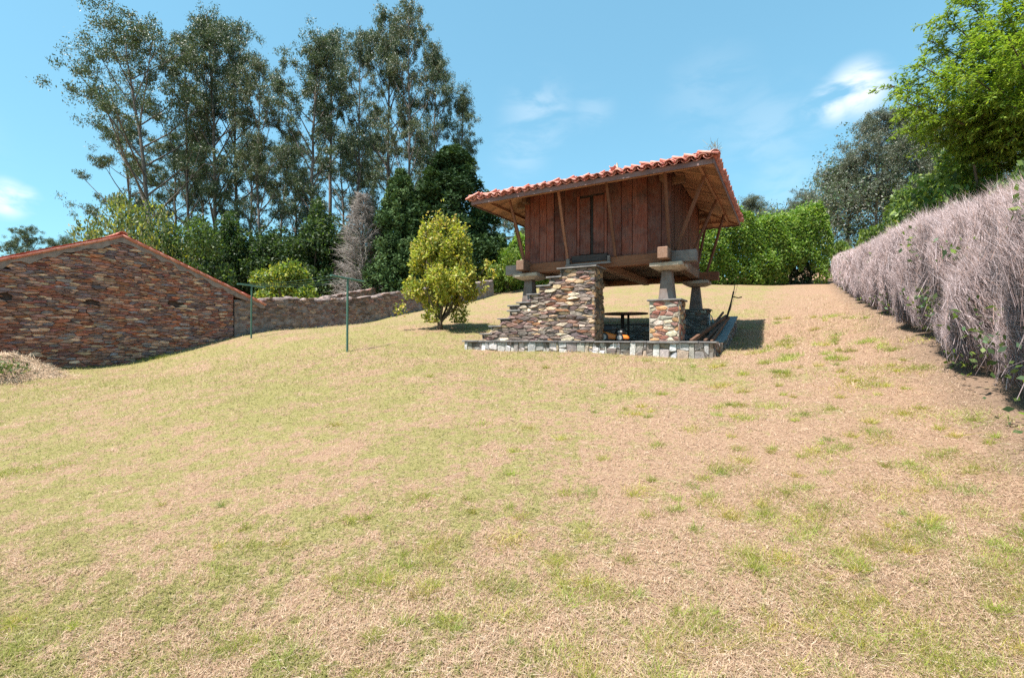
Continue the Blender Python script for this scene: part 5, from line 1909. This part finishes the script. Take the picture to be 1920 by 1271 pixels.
def hedge_twigs(n, y0, y1, wid, len_rng, power=1.0, top=0.3):
    t = r.random(n) ** power
    Yb = y0 + (y1 - y0) * t
    isT = r.random(n) < top
    h = np.where(isT, HN * r.uniform(0.93, 1.0, n), 0.30 + (HN - 0.34) * r.random(n))
    s_al = Yb
    lum = 0.09 * np.sin(s_al * 2.1 + 1.5 * np.sin(h * 2)) + 0.07 * np.sin(s_al * 5.3 + h * 3) + 0.05 * np.sin(s_al * 11.0 - h * 4)
    gap = np.exp(-((np.mod(s_al * 0.62 + 0.2, 1.0) - 0.5) / 0.07) ** 2)
    outw = np.where(isT, -0.1 - r.random(n) * 0.95, -0.28 + 0.34 * np.sin(np.clip(h / HN, 0, 1) * 1.7 + 0.5) + 1.1 * lum - 0.36 * gap)
    h = h + np.where(isT, 0.06 * np.sin(s_al * 3.7) + 0.05 * np.sin(s_al * 9.1) + r.random(n) * 0.10, 0)
    X0 = hl(Yb)
    # tip on the clipped surface
    B = np.stack([X0 + hd_nrm[0] * outw, Yb + hd_nrm[1] * outw, ground(X0, Yb, False) + h], 1)
    cl_ang = 0.9 * np.sin(s_al * 4.3 + h * 1.7) + 0.5 * np.sin(s_al * 9.7 + 2)
    dv = np.stack([hd_nrm[0] * 0.58 + hd_dir[0] * (-0.20 + 0.34 * cl_ang), hd_nrm[1] * 0.58 + hd_dir[1] * (-0.20 + 0.34 * cl_ang), np.where(isT, 1.6, 0.95)], 1)
    dv += r.normal(0, 0.33, (n, 3))
    dv /= np.linalg.norm(dv, axis=1, keepdims=True)
    L = np.minimum(r.uniform(*len_rng, n), np.maximum(0.06, (h - 0.12) / np.maximum(dv[:, 2], 0.15)))[:, None]
    tip = r.random((n, 1)) ** 3 * 0.15
    A = B - dv * L
    B = B + dv * tip
    return A - RL, B - RL


TW = np.array([(0.31, 0.245, 0.24), (0.22, 0.17, 0.17), (0.45, 0.365, 0.365), (0.13, 0.092, 0.088), (0.26, 0.175, 0.15)])


def tcol(n): return TW[r.integers(0, 5, n)] * r.uniform(0.75, 1.2, (n, 1))


def side_twigs(A, B, w, per=1.5):
    """short forks growing from the outer half of each twig"""
    m = int(len(A) * per)
    i = r.integers(0, len(A), m)
    d = B[i] - A[i]
    L = np.linalg.norm(d, axis=1, keepdims=True)
    t = r.uniform(0.25, 0.8, (m, 1))
    p = A[i] + d * t
    e = d / (L + 1e-9) + r.normal(0, 0.42, (m, 3))
    e /= np.linalg.norm(e, axis=1, keepdims=True)
    q = p + e * np.maximum(L * r.uniform(0.25, 0.6, (m, 1)), 0.05)
    s_ = np.cross(e, r.normal(0, 1, (m, 3))); s_ /= np.linalg.norm(s_, axis=1, keepdims=True) + 1e-9
    t_ = np.cross(e, s_)
    ww = (w[i] * 0.6)[:, None]
    V = np.empty((m, 4, 3))
    for k in range(3):
        a = 2 * math.pi * k / 3
        V[:, k] = p + (s_ * math.cos(a) + t_ * math.sin(a)) * ww
    V[:, 3] = q
    b = (np.arange(m) * 4)[:, None]
    F = np.stack([np.concatenate([b + k, b + (k + 1) % 3, b + 3], 1) for k in range(3)], 1).reshape(-1, 3)
    return fast_mesh('side_twigs', V.reshape(-1, 3), F, np.repeat(tcol(m), 3, 0))


A1, B1 = hedge_twigs(46000, 2.2, 9.5, 0, (0.10, 0.48), 1.1)
W1 = (0.0014 + 0.0046 * r.random(len(A1)) ** 2.2) * np.clip((A1[:, 1] + RL[1] - 1.6) / 3.2, 0.3, 1.0)
link('twigs', twig_mesh('twigs', A1, B1, W1, tcol(len(A1)), 0.035, r, 0), M['twig'], root)
link('side_twigs', side_twigs(A1, B1, W1), M['twig'], root)
A2, B2 = hedge_twigs(32000, 9.2, 19, 0, (0.14, 0.5))
W2 = 0.003 + 0.0055 * r.random(len(A2)) ** 2
link('twigs', twig_mesh('twigs', A2, B2, W2, tcol(len(A2)), 0.035, r, 0), M['twig'], root)
link('side_twigs', side_twigs(A2, B2, W2, 1.0), M['twig'], root)
A3, B3 = hedge_twigs(26000, 18.7, 34.3, 0, (0.2, 0.6))
link('twigs', twig_mesh('twigs', A3, B3, r.uniform(0.007, 0.014, len(A3)), tcol(len(A3)), 0.06, r, 0), M['twig'], root)
# thicker stems from the ground, crossing inside
ns = 900
Ys = r.uniform(2.2, 34.2, ns)
back = r.uniform(0.35, 1.0, ns)
X0 = hl(Ys) - hd_nrm[0] * back; Y0 = Ys - hd_nrm[1] * back
zz = ground(X0, Y0, False)
A = np.stack([X0, Y0, zz - 0.05], 1)
B = A + np.stack([r.normal(0, 0.25, ns), r.normal(0, 0.25, ns), r.uniform(1.3, 2.05, ns)], 1)
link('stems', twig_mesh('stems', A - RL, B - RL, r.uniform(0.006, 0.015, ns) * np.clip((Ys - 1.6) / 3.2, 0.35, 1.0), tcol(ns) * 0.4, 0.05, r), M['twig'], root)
# dense filling added inside to block light, coloured dark brown for shaded gaps
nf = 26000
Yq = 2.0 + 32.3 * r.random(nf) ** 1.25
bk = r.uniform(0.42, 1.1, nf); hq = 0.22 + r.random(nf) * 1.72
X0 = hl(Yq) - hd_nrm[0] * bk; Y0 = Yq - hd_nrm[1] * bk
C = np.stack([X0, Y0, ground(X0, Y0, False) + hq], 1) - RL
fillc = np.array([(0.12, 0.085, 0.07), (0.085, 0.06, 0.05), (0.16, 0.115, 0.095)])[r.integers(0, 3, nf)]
link('dark_fill', leaf_mesh('dark_fill', C, 0.26, 0.35, fillc, r, up=0.6), M['twig'], root)
# bramble and fern leaves growing through
nb = 34
Ls, Lc = [], []
for k in range(nb):
    Yk = r.uniform(3.2, 30) if k > 14 else r.uniform(3.3, 8.5)
    hk = r.uniform(0.12, 0.9) if r.random() < 0.75 else r.uniform(1.5, 2.1)
    X_ = hl(Yk) + hd_nrm[0] * 0.08; Y_ = Yk + hd_nrm[1] * 0.08
    m = int(r.integers(12, 34))
    Ls.append(r.normal(0, 0.11, (m, 3)) + np.array([X_, Y_, gz(X_, Y_) + hk]))
Ls = np.concatenate(Ls) - RL
link('bramble_leaves', leaf_mesh('bramble_leaves', Ls, 0.075, 0.55, leaf_cols(len(Ls), MIDG + BRIGHT[:2] + [(0.10, 0.16, 0.09)], r), r), M['leaf'], root)

# ------------------------------------------------------------------ trees on the right
G4 = 'eucalyptus trees beyond the green hedge on the right'
RE = [eucalyptus(301, 20, 4.6, 0.24, nl=30, clump=1.3, dens=1.5, low=1.5, pal=EUC_GREY), eucalyptus(302, 20, 3.6, 0.35, nl=24, clump=1.15, dens=1.3, low=1.0, pal=EUC_GREY)]
EU += RE


def tree_r(i, px, top, Y, rz, label, sx=1.0, grp=G4):
    x = (px - 960) / FPX * Y
    zg = gz(x, Y)
    H = (633 - top) / FPX * Y + EYE - zg
    s = H / (20.5 if i >= 6 else 26.6)
    put_tree('eucalyptus_tree', EU[i], (x, Y, zg), rz, (s * sx, s * sx, s), label, 'tree', grp)


tree_r(6, 1640, 205, 44, 0.4, 'broad grey green eucalyptus, largest right of the granary', 1.0)
tree_r(7, 1590, 285, 46, 2.0, 'smaller eucalyptus left of the broad one beyond the hedge corner', 1.1)
tree_r(6, 1725, 212, 46, 3.0, 'eucalyptus with a bare straight trunk right of the broad one', 0.9)
tree_r(7, 1690, 240, 50, 4.4, 'set back eucalyptus between the broad one and the bare trunk', 1.2)
tree_r(6, 1560, 330, 52, 1.4, 'low eucalyptus at the left foot of the wooded slope', 1.2)
tree_r(7, 1510, 362, 58, 5.0, 'lowest small eucalyptus descending to the hedge top', 1.5)
tree_r(6, 1790, 235, 42, 5.2, 'eucalyptus half hidden behind the bright acacia', 0.9)
tree_r(7, 1412, 362, 56, 0.9, 'single small tree rising above the middle of the green hedge', 1.3)
tree_r(6, 1470, 392, 60, 2.9, 'faint low tree just above the right half of the green hedge', 1.4)
tree_r(7, 1840, 200, 40, 1.9, 'eucalyptus far right behind the acacia branches', 1.0)
rr = np.random.default_rng(330)
C = []
for k in range(560):
    px = rr.uniform(1440, 2050); Y = rr.uniform(41, 58)
    x = (px - 960) / FPX * Y
    z0 = gz(x, Y)
    hmax = np.interp(px, [1330, 1480, 1560, 1650, 1800, 2050], [2.0, 6.0, 10.5, 14.0, 15.5, 15.0])
    q, _ = blob_points(150, rr.uniform(1.2, 2.6), 1.6, rr.uniform(0.8, 2.0), rr, 6, 0.5)
    C.append(q + np.array([x, Y, z0 + hmax * rr.random() ** 0.8 * (0.75 + 0.25 * math.sin(px * 0.045))]))
C = np.concatenate(C)
o = link('hillside_scrub', leaf_mesh('hillside_scrub', C, 0.26, 0.35, leaf_cols(len(C), EUC_GREY + MIDG[:2] + [(0.17, 0.15, 0.11)], rr), rr, droop=0.6), M['leaf_euc'])
tag(o, 'grey green scrub filling the wooded slope beyond the right hedge', 'scrub', kind='stuff')


# feathery acacia: fronds along drooping sprays
def acacia(seed, limbs, fronds_per, pal, size=0.16):
    r = np.random.default_rng(seed)
    tk = MB()
    C, D = [], []
    for (a, b, c, rad) in limbs:
        a, b, c = Vector(a), Vector(b), Vector(c)
        path = [a.lerp(b, t * 2) if t < 0.5 else b.lerp(c, t * 2 - 1) for t in np.linspace(0, 1, 7)]
        tk.tube(path, [rad * (1 - 0.8 * t) for t in np.linspace(0, 1, 7)], 6, caps=False)
        Ltot = (b - a).length + (c - b).length
        for k in range(fronds_per):
            t = r.uniform(0.28, 1.0)
            f = t * 6; i = min(int(f), 5)
            p = path[i].lerp(path[i + 1], f - i)
            d = (path[i + 1] - path[i]).normalized()
            side = Vector(r.normal(0, 1, 3)); side = (side - d * side.dot(d)).normalized()
            sp = (d * 0.7 + side * 1.0 + Vector((0, 0, 0.10))).normalized()
            Ls = r.uniform(0.5, 1.5) * (0.55 + 0.6 * (1 - t))
            e = p + sp * Ls + Vector((0, 0, -0.18 * Ls))
            if r.random() < 0.35: tk.tube([p, e], [0.012, 0.004], 3, caps=False)
            m = int(46 * Ls + 10)
            for q in range(m):
                u = r.random()
                pp = p.lerp(e, u)
                s2 = Vector(r.normal(0, 1, 3)); s2.z *= 0.35
                s2 = (s2.normalized() + sp * 0.6).normalized()
                C.append(pp + s2 * 0.10 + Vector((0, 0, r.normal(0, 0.02))))
                D.append(s2 + Vector((0, 0, -0.15)))
    C, D = np.array(C), np.array(D)
    n = len(C)
    D /= np.linalg.norm(D, axis=1, keepdims=True)
    s = np.cross(D, np.array([0, 0, 1.0]) + r.normal(0, 0.35, (n, 3))); s /= np.linalg.norm(s, axis=1, keepdims=True) + 1e-9
    L = size * r.uniform(0.7, 1.5, (n, 1)); W = L * 0.30
    V = np.empty((n, 4, 3))
    V[:, 0] = C - D * L * .5; V[:, 1] = C + s * W * .5; V[:, 2] = C + D * L * .5 + np.array([0, 0, -1]) * L * .12; V[:, 3] = C - s * W * .5
    me = fast_mesh('fronds', V.reshape(-1, 3), np.arange(n * 4).reshape(n, 4), leaf_cols(n, pal, r, 0.25))
    return tk.mesh('trunk', True), me


r = np.random.default_rng(340)
AY = 15.5


def A3d(px, py, Y): return Vector(P(px, py, Y)) + Vector((0, 0, EYE))


bx0 = Vector((19.0, AY + 0.5, 0)); bx0.z = gz(19.0, AY + 0.5)
limbs = [((0, 0, -0.3), (-0.1, 0.1, 4.0), (0.1, 0, 9.0), 0.24)]
for (px, py, Y) in ((1668, 160, 15.5), (1690, 205, 16.5), (1720, 120, 15), (1740, 75, 16), (1770, 30, 15.5), (1790, -20, 16), (1700, 240, 17), (1760, 190, 15), (1800, 130, 14), (1830, 90, 14.5), (1850, 40, 15), (1870, 160, 14),
                    (1780, 225, 16.5), (1840, 200, 15), (1890, 70, 13.5), (1900, 200, 14), (1880, 10, 15), (1745, 150, 17), (1815, 60, 17), (1730, 215, 15.8), (1860, 120, 17), (1910, 130, 15), (1900, -30, 16), (1680, 185, 15.0)):
    e = A3d(px, py, Y) - bx0
    hz = min(max(e.z * 0.55, 1.5), 8.0) + r.normal(0, 0.4)
    s0 = Vector((0, 0, hz))
    m_ = s0.lerp(e, 0.5) + Vector((0, 0, 0.5))
    limbs.append((s0, m_, e, 0.055))
ac = acacia(341, limbs, 66, [(0.16, 0.24, 0.03), (0.22, 0.31, 0.04), (0.28, 0.36, 0.05), (0.11, 0.18, 0.026)], 0.125)
put_tree('acacia_tree', ac, bx0, 0, 1.0, 'feathery bright green acacia reaching in from the right edge above the dead hedge', 'tree', None, ('bark_dark', 'leaf'), ('trunk', 'fronds'))
rb = [bush(351, 2.0, 1.6, 2.1, 9000, 0.17, BRIGHT + MIDG[:2], 0.42, lumps=40, lump=0.26, droop=0.2), bush(352, 1.6, 1.4, 1.25, 6000, 0.16, BRIGHT + MIDG, 0.45, lumps=34, lump=0.26), bush(353, 1.3, 1.2, 0.8, 4500, 0.15, BRIGHT, 0.45, lumps=26, lump=0.28)]
for (i, px, top, Y, wd, lab, nm) in ((0, 1872, 170, 16.5, 1.5, 'bright green leafy tree rising behind the dead hedge at the right edge', 'leafy_tree'),
                                     (0, 1800, 262, 19.5, 1.15, 'green leafy tree behind the hedge left of the bright leafy tree', 'leafy_tree'),
                                     (0, 1712, 332, 23.0, 0.95, 'bright green bush rising highest over the middle of the dead hedge', 'leafy_bush'),
                                     (1, 1762, 318, 25.0, 1.3, 'green bush behind the dead hedge below the bare eucalyptus trunk', 'leafy_bush'),
                                     (1, 1676, 392, 24.5, 1.0, 'bright green bush left of the highest one over the dead hedge', 'leafy_bush'),
                                     (2, 1640, 424, 28.0, 1.2, 'low bright shrub over the farther part of the dead hedge', 'leafy_bush'),
                                     (2, 1590, 448, 36.5, 1.2, 'low green shrub at the far end of the dead hedge', 'leafy_bush'),
                                     (1, 1940, 300, 12.0, 0.8, 'bright leaves at the frame edge just above the near dead hedge', 'leafy_bush')):
    x = (px - 960) / FPX * Y
    hz = ((633 - top) / FPX * Y + EYE - gz(x, Y)) / (2.12 * (2.1, 1.25, 0.8)[i])
    bush_at(rb[i], px, Y, 0, (wd, wd, hz), lab, nm, 'bush' if 'bush' in nm else 'tree', 'bright bushes behind the dead hedge', rz=px * 0.01)

# ------------------------------------------------------------------ far trees beyond the barn on the left
G5 = 'distant trees on the skyline beyond the barn'
for (i, px, top, Y, rz, sx, lab) in ((2, 57, 412, 80, 0.4, 0.95, 'largest distant round topped tree on the skyline left of the barn ridge'),
                                     (3, 12, 436, 84, 1.4, 1.0, 'distant tree at the left frame edge above the barn roof'),
                                     (2, 96, 437, 86, 2.4, 0.85, 'smaller distant tree right of the largest skyline tree'),
                                     (3, 130, 431, 82, 3.1, 1.0, 'distant tree low on the skyline just left of the pale bushy tree'),
                                     (0, 168, 420, 80, 4.1, 0.7, 'distant tree next to the pale bushy tree on the skyline')):
    tree_r(i, px, top, Y, rz, lab, sx, G5)

# ------------------------------------------------------------------ heap of dry cuttings by the barn
r = np.random.default_rng(270)
x, y = -13.55, 12.6
hz0 = gz(x, y)
heap = empty('cuttings_heap', (x, y, hz0), 0, 'low heap of dry grass cuttings at the left edge in front of the barn', 'heap')
V, F = [], []
nr, na = 12, 40
for i in range(nr + 1):
    t = i / nr
    for k in range(na):
        a = 2 * math.pi * k / na
        R_ = (1.15 + 0.2 * math.sin(3 * a) + 0.1 * math.sin(7 * a)) * t
        lx, ly = math.cos(a) * R_ * 1.15, math.sin(a) * R_ * 0.9
        h = 0.56 * (math.cos(min(t, 1) * math.pi) * 0.5 + 0.5) ** 0.8 + r.normal(0, 0.018)
        V.append((lx, ly, gz(x + lx, y + ly) - hz0 + h - 0.05 * t))
for i in range(nr):
    for k in range(na):
        F.append((i * na + k, i * na + (k + 1) % na, (i + 1) * na + (k + 1) % na, (i + 1) * na + k))
link('mound', fast_mesh('mound', V, F, smooth=True), plain_mat('dry cuttings', (0.52, 0.37, 0.25), (0.32, 0.215, 0.14), 9, 1.0, 1.0, 0.05), heap)
nn_ = 9000
idx = r.integers(0, len(V), nn_)
Vn = np.array(V)[idx] + r.normal(0, 0.08, (nn_, 3)) * np.array([1, 1, 0.25])
dv = r.normal(0, 1, (nn_, 3)); dv[:, 2] = np.abs(dv[:, 2]) * 0.35
dv /= np.linalg.norm(dv, axis=1, keepdims=True)
hc = np.array([(0.62, 0.46, 0.32), (0.50, 0.35, 0.23), (0.70, 0.55, 0.40), (0.36, 0.25, 0.16)])[r.integers(0, 4, nn_)]
link('cuttings', twig_mesh('cuttings', Vn, Vn + dv * r.uniform(0.06, 0.2, (nn_, 1)), np.full(nn_, 0.005), hc, 0.1, r, 0), M['twig'], heap)
Cg = r.normal(0, 1, (420, 3)) * np.array([0.35, 0.15, 0.08]) + np.array([0.40, -0.72, 0.30])
link('weed_leaves', leaf_mesh('weed_leaves', Cg, 0.10, 0.35, leaf_cols(420, MIDG + PALE, r), r, up=0.5), M['leaf'], heap)

# ------------------------------------------------------------------ grass
def blades(n, y0, y1, len_rng, wid, name, label, flat=0.55, power=1.0, keep=None, curl=True):
    """short blades of dry and green grass, denser towards the camera"""
    r = np.random.default_rng(int(y0 * 10) + n % 97)
    inv = r.random(n) ** power
    Y = 1.0 / (1 / y0 + (1 / y1 - 1 / y0) * inv)
    X = (r.random(n) * 2 - 1) * (Y * 1.16 + 0.4)
    ok = (X < HEDGE_A + HEDGE_B * Y - 0.15)
    lx, ly = w2l(X, Y)
    ok &= ~((lx > -5.32) & (lx < 1.12) & (ly > -1.05) & (ly < 4.4))
    s_w = (X - WC[0]) * WD[1] - (Y - WC[1]) * WD[0]
    ok &= s_w > 0.05
    if keep is not None: ok &= r.random(len(Y)) < keep(Y)
    X, Y = X[ok], Y[ok]
    n = len(X)
    Z = ground(X, Y)
    az = r.uniform(0, 2 * math.pi, n)
    fl = r.random(n) < flat
    el = np.where(fl, r.uniform(0.05, 0.45, n), r.uniform(0.4, 1.1, n))
    sc = np.clip(Y / 5.0, 0.75, 2.4)
    L = r.uniform(*len_rng, n) * sc
    d = np.stack([np.cos(az) * np.cos(el), np.sin(az) * np.cos(el), np.sin(el)], 1)
    s = np.stack([-np.sin(az), np.cos(az), np.zeros(n)], 1)
    W = (wid * r.uniform(0.6, 1.4, n) * sc)[:, None]
    p = np.stack([X, Y, Z - 0.004 + np.where(fl, r.random(n) * 0.022, 0) * sc], 1)
    V = np.empty((n, 3, 3))
    V[:, 0] = p - s * W
    V[:, 1] = p + s * W
    V[:, 2] = p + d * L[:, None]
    rnd = r.random(n)
    me = fast_mesh(name, V.reshape(-1, 3), np.arange(n * 3).reshape(n, 3), None, rnd)
    o = link(name, me, M['blade'])
    tag(o, label, 'grass', kind='stuff')
    return o


blades(500000, 1.35, 34.0, (0.024, 0.068), 0.0025, 'grass', 'short dry and green mown grass in the foreground lawn', flat=0.62)

blades(160000, 6.0, 34.0, (0.024, 0.06), 0.0024, 'grass', 'short dry mown grass on the upper lawn around the granary', flat=0.6, keep=lambda Y: np.clip((Y - 6) / 7, 0, 1))
# long pale straws lying on top
r = np.random.default_rng(285)
n_ = 15000
Y = 1.0 / (1 / 1.4 + (1 / 9.0 - 1 / 1.4) * r.random(n_))
X = (r.random(n_) * 2 - 1) * (Y * 1.16 + 0.4)
hd_ = (X - HEDGE_A - HEDGE_B * Y) / 1.18
ok = (hd_ < -0.2) & (r.random(n_) < np.clip(1.0 + (hd_ + 2.5) * 0.28, 0.16, 1.0))
X, Y = X[ok], Y[ok]
n_ = len(X)
az = r.uniform(0, 2 * math.pi, n_); el = r.normal(0.05, 0.10, n_)
A = np.stack([X, Y, ground(X, Y) + r.uniform(0.006, 0.03, n_)], 1)
B = A + np.stack([np.cos(az) * np.cos(el), np.sin(az) * np.cos(el), np.sin(el)], 1) * (r.uniform(0.03, 0.10, n_) * np.clip(Y / 4, 0.8, 1.6))[:, None]
sc_ = np.array([(0.66, 0.50, 0.36), (0.56, 0.40, 0.27), (0.74, 0.60, 0.45), (0.44, 0.30, 0.20)])[r.integers(0, 4, n_)] * r.uniform(0.85, 1.1, (n_, 1))
o = link('straw', twig_mesh('straw', A, B, 0.0011 * np.clip(Y / 3, 0.8, 2.2), sc_, 0.10, r, 0), M['twig'])
tag(o, 'loose pale straw lying on the dry right side of the lawn', 'straw', kind='stuff')

# looser tufts of green weeds on the dry strip and tall ones along walls
r = np.random.default_rng(290)
spots = []
for (px, py, s, k) in ((1557, 960, 0.10, 260), (1620, 1165, 0.10, 140), (1640, 1030, 0.08, 120), (1560, 1140, .07, 110), (1850, 1100, 0.09, 150), (1750, 1030, 0.08, 110), (1900, 1060, 0.12, 170), (1780, 1150, 0.12, 150), (1680, 940, .08, 80),
                       (1460, 940, 0.16, 260), (1480, 1090, 0.14, 230), (1420, 1050, .14, 200), (1500, 1000, .1, 120), (1830, 790, 0.2, 170), (1790, 780, .2, 150), (1700, 780, .15, 120), (1870, 880, .12, 90), (1810, 880, .12, 90), (1540, 860, .14, 140), (1600, 730, .2, 130),
                       (1650, 690, 0.2, 100), (1700, 700, 0.2, 100), (1580, 700, .25, 100), (700, 1100, 0.10, 240), (690, 1080, .08, 120), (100, 880, 0.12, 120), (10, 890, .1, 120), (20, 1240, .08, 160), (30, 1180, .06, 110), (470, 1210, 0.05, 70), (930, 1150, .08, 90), (1730, 640, .25, 90),
                       (1890, 1200, 0.10, 150), (1320, 1180, .07, 90), (150, 690, 0.3, 160), (290, 672, .3, 150), (1760, 1250, .06, 110), (1640, 1240, .05, 80), (1230, 1220, .08, 90), (1090, 1240, .08, 120)):
    # find where the sight line meets the ground
    Y = 1.5
    for _ in range(400):
        gx_ = (px - 960) / FPX * Y
        if gz(gx_, Y) - EYE >= (633 - py) / FPX * Y: break
        Y *= 1.012
    spots.append((gx_, Y, s, k))
# many more small tufts over the dry strip by the hedge, a few elsewhere
for k in range(430):
    Y = 1.0 / (1 / 1.6 + (1 / 16 - 1 / 1.6) * r.random())
    d_h = -abs(r.normal(0, 2.2)) - 0.35
    gx_ = HEDGE_A + HEDGE_B * Y + d_h * 1.18
    if abs(gx_) > Y * 1.15: continue
    lx_, ly_ = w2l(gx_, Y)
    if -5.4 < lx_ < 1.3 and -1.2 < ly_ < 4.5: continue
    sz = 0.012 + 0.055 * r.random() ** 2.5
    spots.append((gx_, Y, sz * (1 + Y / 10), int(18 + 2600 * sz * r.uniform(0.4, 1.0))))
Vs, Cs = [], []
A, B, W, CC = [], [], [], []
for (gx_, Y, s, k) in spots:
    k = int(k * 2.0)
    a = np.stack([gx_ + r.normal(0, s, k), Y + r.normal(0, s * 0.8, k), np.zeros(k)], 1)
    a[:, 2] = ground(a[:, 0], a[:, 1]) - 0.005
    d = np.stack([r.normal(0, 0.7, k), r.normal(0, 0.7, k), np.abs(r.normal(0.75, 0.3, k))], 1)
    L = r.uniform(0.024, 0.085, (k, 1)) * max(1.0, min(Y / 6, 1.6))
    A.append(a); B.append(a + d * L); W.append(np.full(k, 0.00115 * max(1, Y / 3.2)))
    tone = r.uniform(0.75, 1.2) * np.array([r.uniform(0.9, 1.25), 1.0, r.uniform(0.8, 1.2)])
    CC.append(np.array([(0.24, 0.30, 0.045), (0.32, 0.37, 0.06), (0.40, 0.42, 0.11), (0.46, 0.42, 0.17)])[r.integers(0, 4, k)] * r.uniform(0.8, 1.15, (k, 1)) * tone)
A, B, W, CC = (np.concatenate(q) for q in (A, B, W, CC))
o = link('weed_tufts', twig_mesh('weed_tufts', A, B, W * 1.25, CC, 0.15, r, 1), M['leaf'])
tag(o, 'small green grass tufts scattered over the dry lawn', 'grass', kind='stuff')
